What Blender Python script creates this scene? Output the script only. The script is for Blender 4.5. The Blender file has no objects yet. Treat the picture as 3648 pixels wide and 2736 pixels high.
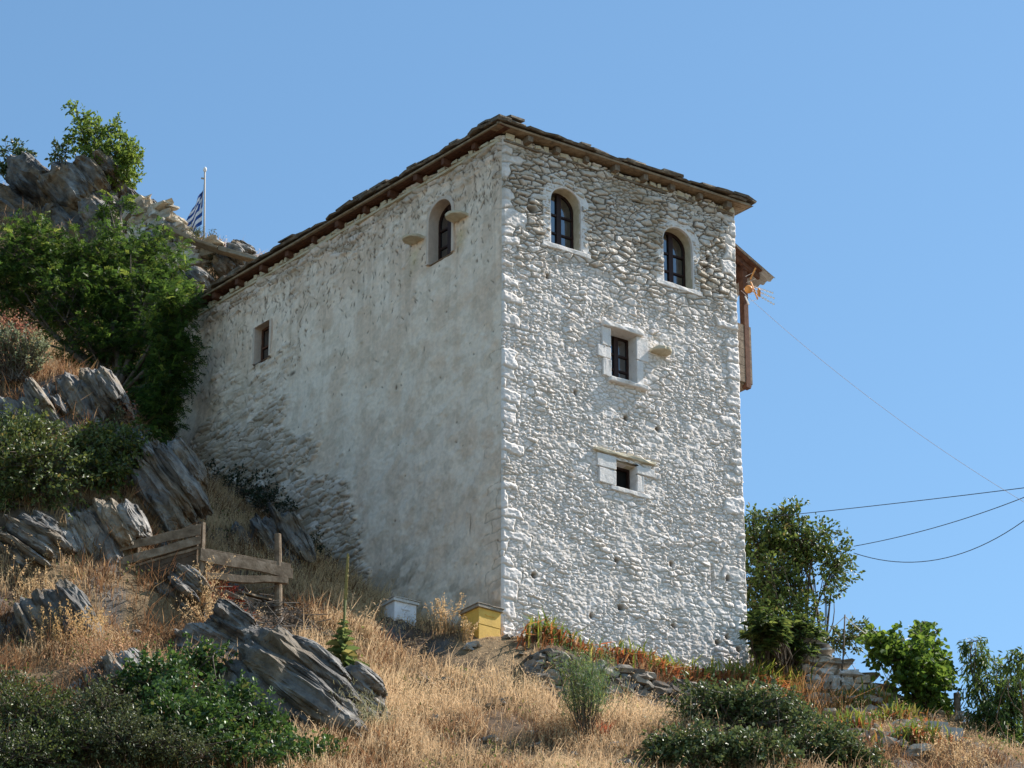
import bpy, math, random
import numpy as np
from mathutils import Vector

R = math.radians
rng = np.random.default_rng(11)
random.seed(11)
SC = bpy.context.scene
COL = SC.collection

# ------------------------------------------------------------------ camera model (source photo pixels)
F, CX, CY, PIT = 11400.0, 1824.0, 1368.0, R(24.5)
CP, SP = math.cos(PIT), math.sin(PIT)

def ray(px, py):
    u, v = px - CX, CY - py
    return np.array([u, F * CP - v * SP, F * SP + v * CP])

def P(px, py, Y):
    d = ray(px, py)
    return d * (Y / d[1])

def mpp(px, py, Y):
    return Y / ray(px, py)[1]

# ------------------------------------------------------------------ numpy value noise
_PERM = np.random.default_rng(5).random(65536)

def _h(ix, iy, iz):
    n = (ix * 73856093) ^ (iy * 19349663) ^ (iz * 83492791)
    return _PERM[(n ^ (n >> 13)) & 65535]

def vnoise(x, y, z=0.0):
    x, y, z = np.broadcast_arrays(np.asarray(x, float), np.asarray(y, float), np.asarray(z, float))
    ix, iy, iz = np.floor(x).astype(np.int64), np.floor(y).astype(np.int64), np.floor(z).astype(np.int64)
    fx, fy, fz = x - ix, y - iy, z - iz
    fx, fy, fz = [f * f * f * (f * (f * 6 - 15) + 10) for f in (fx, fy, fz)]
    o = 0
    for a in (0, 1):
        for b in (0, 1):
            for c in (0, 1):
                w = (fx if a else 1 - fx) * (fy if b else 1 - fy) * (fz if c else 1 - fz)
                o = o + w * _h(ix + a, iy + b, iz + c)
    return o * 2 - 1

def fbm(x, y, z=0.0, oct=4, gain=0.5):
    o, a, f = 0, 1.0, 1.0
    for k in range(oct):
        o = o + a * vnoise(np.asarray(x) * f + 17.3 * k, np.asarray(y) * f - 9.1 * k, np.asarray(z) * f + 4.7 * k)
        a *= gain; f *= 2.03
    return o

def sstep(a, b, x):
    t = np.clip((x - a) / (b - a), 0, 1)
    return t * t * (3 - 2 * t)

def mixc(a, b, t):
    a, b, t = np.asarray(a, float), np.asarray(b, float), np.asarray(t, float)[..., None]
    return a * (1 - t) + b * t

# ------------------------------------------------------------------ objects
def tag(o, label=None, cat=None, group=None, kind=None):
    if label: o['label'] = label
    if cat: o['category'] = cat
    if group: o['group'] = group
    if kind: o['kind'] = kind
    return o

def empty(name, loc, label=None, cat=None, group=None):
    o = bpy.data.objects.new(name, None)
    o.location = tuple(float(c) for c in loc); o.empty_display_size = 0.2
    COL.objects.link(o)
    return tag(o, label, cat, group)

def link(name, me, mat=None, parent=None):
    o = bpy.data.objects.new(name, me)
    COL.objects.link(o)
    if mat is not None: me.materials.append(mat)
    if parent is not None:
        o.parent = parent
        # world position of the ancestors (all are unrotated, unscaled)
        off = Vector((0, 0, 0)); p = parent
        while p is not None:
            off += p.location; p = p.parent
        o.location = -off
    return o

def mesh_np(name, verts, faces, mat=None, parent=None, col=None, smooth=False, uv=None):
    """faces: (M,k) array or a list of such arrays; verts in world space."""
    verts = np.asarray(verts, np.float32)
    fl = faces if isinstance(faces, list) else [faces]
    fl = [np.asarray(f, np.int32) for f in fl if len(f)]
    me = bpy.data.meshes.new(name)
    me.vertices.add(len(verts)); me.vertices.foreach_set('co', verts.ravel())
    nl = sum(f.size for f in fl); npoly = sum(len(f) for f in fl)
    me.loops.add(nl); me.polygons.add(npoly)
    me.loops.foreach_set('vertex_index', np.concatenate([f.ravel() for f in fl]))
    st, k = [], 0
    for f in fl:
        st.append(k + np.arange(len(f)) * f.shape[1]); k += f.size
    me.polygons.foreach_set('loop_start', np.concatenate(st).astype(np.int32))
    me.polygons.foreach_set('use_smooth', np.full(npoly, smooth, bool))
    me.update(calc_edges=True)
    if col is not None:
        c = np.ones((len(verts), 4), np.float32); c[:, :3] = col
        at = me.color_attributes.new('Col', 'FLOAT_COLOR', 'POINT')
        at.data.foreach_set('color', c.ravel())
    if not smooth: pass
    return link(name, me, mat, parent)

class MB:
    """collects shapes, builds ONE mesh"""
    def __init__(s): s.v, s.f, s.c = [], [], []
    def add(s, V, Fs, c=None):
        n = len(s.v)
        s.v += [tuple(map(float, p)) for p in V]
        s.f += [tuple(i + n for i in f) for f in Fs]
        s.c += [c if c is not None else (1, 1, 1)] * len(V)
    def box(s, o, ax, ay, az, x0, x1, y0, y1, z0, z1, c=None, jit=0.0):
        o, ax, ay, az = map(np.asarray, (o, ax, ay, az))
        V = []
        for z in (z0, z1):
            for x, y in ((x0, y0), (x1, y0), (x1, y1), (x0, y1)):
                V.append(o + ax * (x + random.uniform(-jit, jit)) + ay * (y + random.uniform(-jit, jit)) + az * (z + random.uniform(-jit, jit)))
        s.add(V, [(0, 3, 2, 1), (4, 5, 6, 7), (0, 1, 5, 4), (1, 2, 6, 5), (2, 3, 7, 6), (3, 0, 4, 7)], c)
    def tube(s, pts, rad, n=6, c=None, caps=True):
        pts = [np.asarray(p, float) for p in pts]
        if not hasattr(rad, '__len__'): rad = [rad] * len(pts)
        V, Fs = [], []
        for i, p in enumerate(pts):
            t = pts[min(i + 1, len(pts) - 1)] - pts[max(i - 1, 0)]
            t = t / (np.linalg.norm(t) + 1e-9)
            a = np.cross(t, [0, 0, 1.0] if abs(t[2]) < 0.9 else [1.0, 0, 0]); a /= np.linalg.norm(a); b = np.cross(t, a)
            for k in range(n):
                q = 2 * math.pi * k / n
                V.append(p + rad[i] * (a * math.cos(q) + b * math.sin(q)))
        for i in range(len(pts) - 1):
            for k in range(n):
                Fs.append((i * n + k, i * n + (k + 1) % n, (i + 1) * n + (k + 1) % n, (i + 1) * n + k))
        if caps:
            Fs.append(tuple(range(n - 1, -1, -1))); Fs.append(tuple((len(pts) - 1) * n + k for k in range(n)))
        s.add(V, Fs, c)
    def build(s, name, mat, parent=None, smooth=False, bevel=0.0, col=False):
        me = bpy.data.meshes.new(name)
        me.from_pydata(s.v, [], s.f); me.update()
        if smooth:
            for p in me.polygons: p.use_smooth = True
        if col:
            c = np.ones((len(s.v), 4), np.float32); c[:, :3] = np.array(s.c)
            me.color_attributes.new('Col', 'FLOAT_COLOR', 'POINT').data.foreach_set('color', c.ravel())
        o = link(name, me, mat, parent)
        if bevel:
            b = o.modifiers.new('b', 'BEVEL'); b.width = bevel; b.segments = 2; b.limit_method = 'ANGLE'
        return o

# ------------------------------------------------------------------ materials
def nt(name):
    m = bpy.data.materials.new(name); m.use_nodes = True
    return m, m.node_tree.nodes, m.node_tree.links, m.node_tree.nodes['Principled BSDF']

def noise_node(N, L, scale, detail=6, rough=.6, vec=None, stretch=None):
    n = N.new('ShaderNodeTexNoise'); n.inputs['Scale'].default_value = scale
    n.inputs['Detail'].default_value = detail; n.inputs['Roughness'].default_value = rough
    if stretch is not None:
        tc = N.new('ShaderNodeTexCoord'); mp = N.new('ShaderNodeMapping')
        mp.inputs['Rotation'].default_value = stretch[0]; mp.inputs['Scale'].default_value = stretch[1]
        L.new(tc.outputs['Object'], mp.inputs['Vector']); L.new(mp.outputs['Vector'], n.inputs['Vector'])
    else:
        g = N.new('ShaderNodeNewGeometry'); L.new(g.outputs['Position'], n.inputs['Vector'])
    return n

def ramp(N, L, src, stops):
    r = N.new('ShaderNodeValToRGB')
    while len(r.color_ramp.elements) < len(stops): r.color_ramp.elements.new(.5)
    for e, (p, c) in zip(r.color_ramp.elements, stops):
        e.position = p; e.color = (*c, 1) if len(c) == 3 else c
    L.new(src, r.inputs['Fac'])
    return r

def bump(N, L, B, src, strength, dist):
    b = N.new('ShaderNodeBump'); b.inputs['Strength'].default_value = strength; b.inputs['Distance'].default_value = dist
    L.new(src, b.inputs['Height']); L.new(b.outputs['Normal'], B.inputs['Normal'])
    return b

def mat_attr(name, rough=.9, spec=.2, nscale=25, nlo=.8, nhi=1.12, bstr=.5, bdist=.01, bscale=60):
    m, N, L, B = nt(name)
    a = N.new('ShaderNodeVertexColor'); a.layer_name = 'Col'
    n = noise_node(N, L, nscale)
    r = ramp(N, L, n.outputs['Fac'], [(.3, (nlo,) * 3), (.7, (nhi,) * 3)])
    mx = N.new('ShaderNodeMix'); mx.data_type = 'RGBA'; mx.blend_type = 'MULTIPLY'; mx.inputs['Factor'].default_value = 1
    L.new(a.outputs['Color'], mx.inputs[6]); L.new(r.outputs['Color'], mx.inputs[7])
    L.new(mx.outputs[2], B.inputs['Base Color'])
    B.inputs['Roughness'].default_value = rough; B.inputs['Specular IOR Level'].default_value = spec
    if bstr:
        n2 = noise_node(N, L, bscale, 8, .7)
        bump(N, L, B, n2.outputs['Fac'], bstr, bdist)
    return m

def mat_leaf(name, rough=.42, spec=.5, trans=.35):
    m, N, L, B = nt(name)
    a = N.new('ShaderNodeVertexColor'); a.layer_name = 'Col'
    L.new(a.outputs['Color'], B.inputs['Base Color'])
    B.inputs['Roughness'].default_value = rough; B.inputs['Specular IOR Level'].default_value = spec
    t = N.new('ShaderNodeBsdfTranslucent')
    hs = N.new('ShaderNodeHueSaturation'); hs.inputs['Value'].default_value = 1.5; hs.inputs['Hue'].default_value = .485
    L.new(a.outputs['Color'], hs.inputs['Color']); L.new(hs.outputs['Color'], t.inputs['Color'])
    mx = N.new('ShaderNodeMixShader'); mx.inputs[0].default_value = trans
    L.new(B.outputs[0], mx.inputs[1]); L.new(t.outputs[0], mx.inputs[2])
    L.new(mx.outputs[0], N['Material Output'].inputs['Surface'])
    return m

def mat_noise(name, stops, scale=8, detail=8, rough=.85, spec=.25, bstr=.4, bdist=.01, bscale=40, stretch=None):
    m, N, L, B = nt(name)
    n = noise_node(N, L, scale, detail, .65, stretch=stretch)
    r = ramp(N, L, n.outputs['Fac'], stops)
    L.new(r.outputs['Color'], B.inputs['Base Color'])
    B.inputs['Roughness'].default_value = rough; B.inputs['Specular IOR Level'].default_value = spec
    if bstr:
        n2 = noise_node(N, L, bscale, 8, .7, stretch=stretch)
        bump(N, L, B, n2.outputs['Fac'], bstr, bdist)
    return m

M = {}
M['stone'] = mat_attr('whitewashed_stone', nscale=14, nlo=.86, nhi=1.08, bstr=.55, bdist=.012, bscale=45)
M['rubble'] = mat_attr('rubble_stone', nscale=9, nlo=.6, nhi=1.3, bstr=.7, bdist=.015, bscale=35)
M['ground'] = mat_attr('dry_soil', nscale=7, nlo=.55, nhi=1.35, bstr=.8, bdist=.03, bscale=18)
M['straw'] = mat_leaf('straw', rough=.6, spec=.25, trans=.4)
M['leaf'] = mat_leaf('leathery_leaf', rough=.5, spec=.5, trans=.25)
M['softleaf'] = mat_leaf('soft_leaf', rough=.5, spec=.35, trans=.45)
M['bark'] = mat_noise('bark', [(.3, (.05, .04, .03)), (.7, (.16, .13, .1))], 20)
M['wood_dark'] = mat_noise('brown_painted_wood', [(.3, (.02, .009, .007)), (.7, (.045, .02, .014))], 12, rough=.5, bstr=.2)
M['wood_old'] = mat_noise('weathered_timber', [(.25, (.09, .065, .045)), (.55, (.22, .17, .12)), (.8, (.36, .29, .21))], 9, bstr=.7, bdist=.01)
M['wood_eave'] = mat_noise('eave_timber', [(.25, (.13, .09, .055)), (.55, (.30, .22, .14)), (.8, (.42, .33, .22))], 7, bstr=.6)  # lightened: bounce from the front wall is put into the timber colour
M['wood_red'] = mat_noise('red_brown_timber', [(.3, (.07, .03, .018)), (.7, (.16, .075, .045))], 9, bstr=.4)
M['fence'] = mat_noise('grey_fence_timber', [(.25, (.075, .05, .03)), (.5, (.20, .145, .095)), (.8, (.38, .30, .22))], 6, bstr=.8, bdist=.015, bscale=22)
M['slate'] = mat_noise('roof_slab', [(.25, (.055, .045, .036)), (.5, (.15, .12, .088)), (.75, (.32, .27, .20))], 7, bstr=.8, bdist=.02)
M['plaster'] = mat_noise('white_limewash', [(.28, (.55, .49, .42)), (.42, (.74, .70, .655)), (.8, (.85, .825, .80))], 6, bstr=.8, bdist=.02, bscale=16)
M['cream'] = mat_noise('cream_limewash', [(.3, (.48, .41, .28)), (.6, (.62, .56, .42)), (.8, (.68, .63, .51))], 9, bstr=.5, bdist=.012, bscale=25)  # yellowish cream, mottled at random
def _glass():
    m, N, L, B = nt('window_glass')
    B.inputs['Base Color'].default_value = (.006, .007, .009, 1); B.inputs['Roughness'].default_value = .04
    B.inputs['IOR'].default_value = 2.6; B.inputs['Specular IOR Level'].default_value = .5
    n = noise_node(N, L, 2.5, 2); bump(N, L, B, n.outputs['Fac'], .12, .02)
    return m
M['glass'] = _glass()
M['black'] = mat_noise('unlit_room_black', [(.3, (.004, .004, .004)), (.7, (.01, .009, .008))], 6, bstr=0)  # near-black colour for the darkness behind the windows
M['fence_shaded'] = mat_noise('shaded_old_boards', [(.25, (.035, .024, .016)), (.5, (.085, .058, .038)), (.8, (.16, .115, .075))], 6, bstr=.8, bdist=.015, bscale=22)  # darkened fence timber: shade on the pen's side put into the colour
def plain(name, c, rough=.6, metal=0.0, k=.15):
    m = mat_noise(name, [(.3, tuple(x * (1 - k) for x in c)), (.7, tuple(min(1, x * (1 + k)) for x in c))], 18, rough=rough, bstr=.15)
    m.node_tree.nodes['Principled BSDF'].inputs['Metallic'].default_value = metal
    return m
# ------------------------------------------------------------------ light, sky, camera
SUN = np.array([.829 * .95 + .559 * .165, .559 * .95 - .829 * .165, 1.0]); SUN = SUN / np.linalg.norm(SUN)
EL = math.asin(SUN[2]); ROT = math.atan2(SUN[0], SUN[1])
W = bpy.data.worlds.new('World'); SC.world = W; W.use_nodes = True
bg = W.node_tree.nodes['Background']
sky = W.node_tree.nodes.new('ShaderNodeTexSky'); sky.sky_type = 'NISHITA'; sky.sun_disc = False
sky.sun_elevation = EL; sky.sun_rotation = ROT
sky.air_density = 1.0; sky.dust_density = 0.35; sky.ozone_density = 2.6; sky.altitude = 300
tint = W.node_tree.nodes.new('ShaderNodeMix'); tint.data_type = 'RGBA'; tint.blend_type = 'MULTIPLY'; tint.inputs['Factor'].default_value = 1
tint.inputs[7].default_value = (.825, .985, .965, 1)   # clear dry mountain air
W.node_tree.links.new(sky.outputs[0], tint.inputs[6]); W.node_tree.links.new(tint.outputs[2], bg.inputs['Color']); bg.inputs['Strength'].default_value = .110
sl = bpy.data.lights.new('sun', 'SUN'); sl.energy = 5.0; sl.angle = R(.53); sl.color = (1, .93, .85)
so = bpy.data.objects.new('sun', sl); COL.objects.link(so)
so.rotation_euler = Vector(SUN).to_track_quat('Z', 'Y').to_euler(); so.location = (60, 20, 90)
cd = bpy.data.cameras.new('camera'); cam = bpy.data.objects.new('camera', cd); COL.objects.link(cam)
cam.location = (0, 0, 0); cam.rotation_euler = (R(90) + PIT, 0, 0)
cd.sensor_width = 36; cd.lens = F / 3648 * 36; cd.clip_end = 5000; cd.clip_start = .1
SC.camera = cam
SC.view_settings.view_transform = 'Standard'; SC.view_settings.look = 'None'
SC.view_settings.exposure = 0.80; SC.view_settings.gamma = 1
SC.cycles.max_bounces = 6; SC.cycles.transparent_max_bounces = 8

# ------------------------------------------------------------------ house frame
A = np.array([-.19, 52.0]); WID, LEN = 5.41, 10.9
DF = np.array([.829, .559]); DF /= np.linalg.norm(DF); NF = np.array([DF[1], -DF[0]])
DL = np.array([-.643, .766]); DL /= np.linalg.norm(DL); NL = np.array([-DL[1], DL[0]])
ZT, ZB = 28.75, 17.6
B_ = A + DF * WID; D_ = A + DL * LEN; C_ = B_ + DL * LEN
def inhouse(x, y, m=0.0):
    # solve (x,y)-A = a DF + b DL
    det = DF[0] * DL[1] - DF[1] * DL[0]
    dx, dy = x - A[0], y - A[1]
    a = (dx * DL[1] - dy * DL[0]) / det; b = (DF[0] * dy - DF[1] * dx) / det
    return (a > -m) & (a < WID + m) & (b > -m) & (b < LEN + m)

def hd(x, y):
    # distance outside the long wall
    return (x - A[0]) * NL[0] + (y - A[1]) * NL[1]
# ------------------------------------------------------------------ terrain: thin plate spline through surveyed points
CTL = [(0,2736,43),(600,2736,43.5),(1200,2736,45),(1824,2736,46),(2400,2736,46.5),(3000,2736,48.5),(3648,2736,51.5),
       (0,2450,44.6),(500,2420,45.3),(850,2400,47.2),(850,2600,45.6),(1350,2400,49.4),(1350,2580,47.3),(1800,2560,48.7),(2250,2600,49),(2700,2600,50.5),
       (700,2260,48.6),(450,2240,47.9),(150,2200,47.0),(930,2135,50.4),(1100,2150,51.2),(1400,2262,51.2),(1600,2315,50.8),(1300,2285,50.5),
       (1750,2335,50.6),(100,2000,47.9),(0,1850,48.3),(400,1920,48.9),(250,1700,49.3),(0,1500,49.9),(250,1350,50.9),(450,1560,51.7),(560,1800,53.0),
       (720,1930,51.8),(760,1760,55.4),(960,1930,53.4),(1150,2040,53.6),(0,1330,51.6),(-300,2000,47.5),(-300,1500,49.5),(-300,2736,42.5),(100,1340,54),(300,1390,55.5),(-200,1330,53),
       (1850,2480,49.9),(2200,2520,50.6),(2550,2560,51.6),
       (2850,2540,53.2),(2880,2440,55.0),(3100,2500,55.0),(3150,2590,53.2),(3400,2640,54.2),(3648,2720,55.5),(3450,2600,56)]
WCTL = [(P(px,py,Y)) for px,py,Y in CTL]
# terrace strip in front of the house and ground along its walls
for s in (-.9, 0.3, 2, 3.7, 5.2):
    for n, z in ((.15, 18.75), (.95, 18.6), (1.3, 18.25), (1.8, 17.1)):
        if s < 0 and n > .5: continue
        q = A + DF * s + NF * n; WCTL.append(np.array([q[0], q[1], z]))
for l, z in ((.4, 18.85), (2, 19.5), (4.7, 21.3), (7, 23.2), (9.1, 24.7), (11.4, 26.1), (13, 27.3)):
    q = A + DL * l + NL * .1; WCTL.append(np.array([q[0], q[1], z]))
for x, y, z in [(-11.5,71,37.3),(-10.5,72,37.5),(-8.6,70.5,35.9),(-7.4,69.5,35.0),(-6.1,69,34.2),(-4,69,33),(-1,69,30),(3,69,26),(8,68,19),(14,68,14),
                (-16,71,37),(-25,72,37),(-14,60,28),(-20,60,27.5),(-14,50,22.5),(-20,46,18),(14,48,12),(20,52,13),(14,58,16.5),(10,60,18.2),(6.5,60,18.4),(20,60,14),(5.2,57,18.7),
                (-9,64.5,30),(-6,65,29.5),(-12,65,31.5),(-12,80,38),(0,80,30),(12,80,14),(-25,80,37),(-25,95,33),(0,95,26),(20,95,8),
                (-25,40,9),(-8,40,9),(8,40,9),(25,40,6),(-25,30,0),(-8,30,0),(8,30,0),(25,30,-1),(-25,22,-1.7),(0,22,-1.7),(25,22,-1.7),(-25,10,-1.7),(0,10,-1.7),(25,10,-1.7),
                (-35,60,28),(35,60,8),(-35,95,30),(35,95,2)]:
    WCTL.append(np.array([x, y, z], float))
WCTL = np.array(WCTL)
def _tps_fit(p, lam=.02):
    n = len(p); d = np.linalg.norm(p[:, None, :2] - p[None, :, :2], axis=2)
    K = np.where(d > 0, d * d * np.log(d + 1e-12), 0) + lam * np.eye(n)
    Q = np.c_[np.ones(n), p[:, :2]]
    Amat = np.block([[K, Q], [Q.T, np.zeros((3, 3))]])
    return np.linalg.solve(Amat, np.r_[p[:, 2], np.zeros(3)])
_TW = _tps_fit(WCTL)
def tz0(x, y):
    x, y = np.broadcast_arrays(np.asarray(x, float), np.asarray(y, float)); sh = x.shape
    x, y = x.ravel(), y.ravel(); o = np.empty(len(x))
    for k in range(0, len(x), 20000):
        xs, ys = np.clip(x[k:k+20000], -35, 35), np.clip(y[k:k+20000], 10, 95)
        d2 = (xs[:, None] - WCTL[None, :, 0]) ** 2 + (ys[:, None] - WCTL[None, :, 1]) ** 2
        o[k:k+20000] = .5 * np.where(d2 > 0, d2 * np.log(d2 + 1e-12), 0) @ _TW[:-3] + _TW[-3] + _TW[-2] * xs + _TW[-1] * ys
    return o.reshape(sh)
def tz(x, y):
    x, y = np.asarray(x, float), np.asarray(y, float)
    z = tz0(x, y)
    near = sstep(34, 40, y)
    ter = 1 - .75 * inhouse(x, y, 1.3)
    # old terrace banks and rock steps on the left slope
    q = (z + .5 * fbm(x / 2.4, y / 2.4, 6.0, 3)) / 1.15; fq = q - np.floor(q)
    st = (np.floor(q) + .45 * fq / .62 * (fq < .62) + (.45 + .55 * sstep(.62, .95, fq)) * (fq >= .62)) - q
    z = z + st * .95 * sstep(-1.0, -3.5, x) * sstep(43, 45, y) * sstep(.6, 2.0, hd(x, y)) * sstep(64, 60, y)
    return z + ter * near * (.16 * fbm(x / 1.5, y / 1.5, 1.0, 4) + .06 * np.abs(fbm(x / .35, y / .35, 3.0, 3)))
def tz1(x, y): return float(tz(np.array([x]), np.array([y]))[0])
_Ys = np.arange(41.5, 80, .04)
def hit(px, py, y0=41.5):
    """where the sight line through a photo pixel meets the ground"""
    d = ray(px, py); Y = _Ys[_Ys >= y0]
    x = d[0] / d[1] * Y; z = d[2] / d[1] * Y
    b = np.nonzero(tz(x, Y) >= z)[0]
    k = b[0] if len(b) else int(np.argmax(tz(x, Y) - z))
    return np.array([x[k], Y[k], tz1(x[k], Y[k])])

gx = np.unique(np.r_[np.linspace(-600, -40, 12), np.arange(-40, -14, 1.0), np.arange(-14, 13, .11), np.arange(13, 40, 1.0), np.linspace(40, 600, 12)])
gy = np.unique(np.r_[np.linspace(-600, -10, 12), np.arange(-10, 40, 1.0), np.arange(40, 76, .11), np.arange(76, 100, 1.0), np.linspace(100, 900, 14)])
GX, GY = np.meshgrid(gx, gy)
GZ = tz(GX, GY)
v = np.stack([GX, GY, GZ], -1).reshape(-1, 3)
nx, ny = len(gx), len(gy)
idx = np.arange(nx * ny).reshape(ny, nx)
q = np.stack([idx[:-1, :-1], idx[:-1, 1:], idx[1:, 1:], idx[1:, :-1]], -1).reshape(-1, 4)
t = sstep(-.3, .5, fbm(v[:, 0] / 2.2, v[:, 1] / 2.2, 5, 4))
c = mixc((.10, .066, .04), (.22, .15, .08), t)
t2 = sstep(.15, .5, fbm(v[:, 0] / 1.1, v[:, 1] / 1.1, v[:, 2] / 1.1 + 40, 4))
c = mixc(c, (.12, .115, .11), t2 * .8)
tag(mesh_np('hillside', v, q, M['ground'], col=c, smooth=True), kind='structure')

# ------------------------------------------------------------------ rock outcrops (foliated schist)
def ico(sub):
    import bmesh
    bm = bmesh.new(); bmesh.ops.create_icosphere(bm, subdivisions=sub, radius=1)
    V = np.array([v.co[:] for v in bm.verts]); Fs = np.array([[v.index for v in f.verts] for f in bm.faces]); bm.free()
    return V, Fs
ICO = {4: ico(4), 5: ico(5), 6: ico(6)}
UP = np.array([0, 0, 1.0])
M['rock'] = mat_attr('schist', rough=.75, spec=.3, nscale=6, nlo=.55, nhi=1.35, bstr=1.0, bdist=.05, bscale=9)
ROCKS = []
def rock(px, py, Y, wpx, hpx, dep, label, ang=-58, seed=1, sub=5, tone=1.0, n=9, group=None, warm=.6, thick=2.3, pitch=.35, lich=(.22, .16, .09)):
    """outcrop of parallel schist plates; u runs down the bedding, w across it, y into the slope"""
    Y = min(Y, hit(px, py)[1] + (.34 if Y < 64 else 9) * dep)
    k = mpp(px, py, Y); c = P(px, py, Y); ROCKS.append((c[0], c[1] - .15 * dep, wpx * k * .30))
    rs = np.random.default_rng(seed)
    a, b = wpx * k / 2, hpx * k / 2
    th = R(ang); ct, st_ = math.cos(th), math.sin(th)
    # half extents of the outcrop along u and w
    hu = abs(a * ct) + abs(b * st_); hw = abs(a * st_) + abs(b * ct)
    hu, hw = hu * .60, hw * .66
    VV, FF, CC, base = [], [], [], 0
    V0, F0 = ICO[5 if n <= 5 or wpx >= 240 else 4]
    for i in range(n):
        f = (i + .5) / n * 2 - 1
        w0 = (f + rs.uniform(-.5, .5) / n * 1.5) * hw
        room = math.sqrt(max(.15, 1 - f * f * .8))
        L = hu * room * rs.uniform(.65, 1.1); T = hw / n * thick * rs.uniform(.45, 1.5); D = dep / 2 * rs.uniform(.6, 1.1) * (.6 + .4 * room)
        p = np.sign(V0) * np.abs(V0) ** .55; p = p / np.max(np.abs(p))
        u, w, y = p[:, 0], p[:, 2], p[:, 1]
        tip = 1 - .55 * sstep(.1, 1, -u) * rs.uniform(.0, .8) - .3 * sstep(.2, 1, u) * rs.random()
        w = w * tip
        skew = rs.uniform(-.5, .5)
        u = u + skew * y * .35 + rs.uniform(-.3, .3) * w * .3
        u = u * L + rs.uniform(-.16, .16) * hu; y = y * D + rs.uniform(-.25, .05) * dep * .4; w = w * T
        sd = seed * 13.7 + i * 5.1
        sc = max(.22, T * .8)
        w = w + .20 * T * fbm(u / (2.5 * sc), y / (1.5 * sc), sd, 4, .55)
        y = y + .30 * sc * fbm(u / (1.6 * sc), w / (.5 * sc), sd + 3, 4, .55)
        u = u + .30 * sc * fbm(w / (.35 * sc), y / (1.0 * sc), sd + 7, 4, .6)
        # splintered joints across and along the plate
        ck = np.floor(u / (1.3 * sc) + .6 * vnoise(w / sc, y / sc, sd)); y = y + .34 * sc * (_h(ck.astype(int), np.full(ck.shape, i), np.full(ck.shape, seed)) - .5)
        lk = np.floor(w / (.3 * sc) + .4 * vnoise(u / (2 * sc), y / sc, sd)); y = y - .25 * sc * _h(lk.astype(int), np.full(lk.shape, i + 50), np.full(lk.shape, seed))
        w = w + w0 + pitch * y * .3 + rs.uniform(-.1, .1) * u * .5
        X = u * ct - w * st_; Z = u * st_ + w * ct
        pts = np.stack([X, y, Z], -1)
        g = np.clip(.5 + .35 * fbm(u / .7, w / .06, y / .5 + sd, 4) + .4 * fbm(X / .35, y / .35, Z / .35 + sd, 4) + rs.uniform(-.15, .15), 0, 1)
        col = mixc((.078, .074, .07), (.30, .285, .26), g) * tone  # tone paints sunlit outcrops paler and shaded ones darker
        oc = sstep(.1, .5, fbm(X / .5 + sd, y / .5, Z / .5, 4)); col = mixc(col, np.array(lich) * tone, oc * warm)
        VV.append(pts); FF.append(F0 + base); CC.append(col); base += len(pts)
    o = mesh_np('rock_outcrop', np.concatenate(VV), np.concatenate(FF), M['rock'], col=np.concatenate(CC), smooth=False)
    o.location = tuple(c)
    return tag(o, label, 'rock', group)
G = 'schist outcrops on the slope'
rock(300, 1460, 60.2, 330, 330, 1.6, 'sunlit grey schist ridge directly under the big locust tree', -60, 1, 6, 1.15, group=G)
rock(120, 1510, 59.2, 300, 260, 1.4, 'grey schist block below the left euphorbia bush', -55, 2, 5, 1.1, group=G)
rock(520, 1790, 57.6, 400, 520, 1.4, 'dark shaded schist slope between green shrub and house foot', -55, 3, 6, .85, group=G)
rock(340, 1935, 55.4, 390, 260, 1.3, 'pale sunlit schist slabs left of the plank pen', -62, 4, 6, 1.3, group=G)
rock(100, 1975, 55.0, 400, 200, 1.2, 'low grey schist ledge above the golden grass at left', -35, 5, 5, .95, group=G)
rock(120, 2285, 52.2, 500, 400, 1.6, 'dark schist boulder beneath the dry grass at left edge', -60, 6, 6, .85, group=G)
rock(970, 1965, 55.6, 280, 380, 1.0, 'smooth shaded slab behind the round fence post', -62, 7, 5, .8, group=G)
rock(1000, 2560, 49.9, 860, 400, 2.0, 'large layered schist outcrop below the tall mullein', -38, 28, 6, .85, group=G, n=8, thick=2.0)
rock(1230, 2560, 49.1, 460, 260, .9, 'tilted grey schist slab at right end of large outcrop', -37, 18, 6, 1.05, group=G)
rock(420, 2460, 48.9, 340, 230, .9, 'pale fractured boulder above the bright green maple shrub', -50, 9, 5, 1.15, group=G)
rock(780, 2360, 49.9, 480, 230, 1.0, 'bluish grey rock behind top of bright green shrub', -35, 19, 5, 1.0, group=G)
rock(440, 1660, 57.0, 300, 240, 1.0, 'broken grey schist ledge behind the yellowing shrub', -58, 31, 5, 1.0, group=G)
rock(640, 2130, 52.0, 260, 150, .9, 'low dark ledge under the near corner of the plank pen', -45, 33, 5, .8, group=G)
G2 = 'crags on the hilltop'
rock(325, 730, 71.0, 310, 300, 3.5, 'pointed grey crag beneath the hilltop fig tree', -50, 10, 5, .8, n=5, group=G2, warm=.9, thick=2.1, lich=(.25, .175, .10))
rock(90, 790, 71.2, 420, 330, 3.0, 'brownish crag at left edge of hilltop', -40, 11, 5, .75, n=5, group=G2, warm=.9, thick=2.1, lich=(.25, .175, .10))
rock(415, 850, 69.6, 260, 300, 2.5, 'dark grey crag below the hilltop stone wall', -48, 12, 5, .8, n=5, group=G2, warm=.9, thick=2.1, lich=(.25, .175, .10))
rock(190, 930, 70.2, 460, 300, 2.5, 'dark crag rising out of the locust crown', -45, 20, 5, .75, n=5, group=G2, warm=.9, thick=2.1, lich=(.25, .175, .10))
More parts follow.
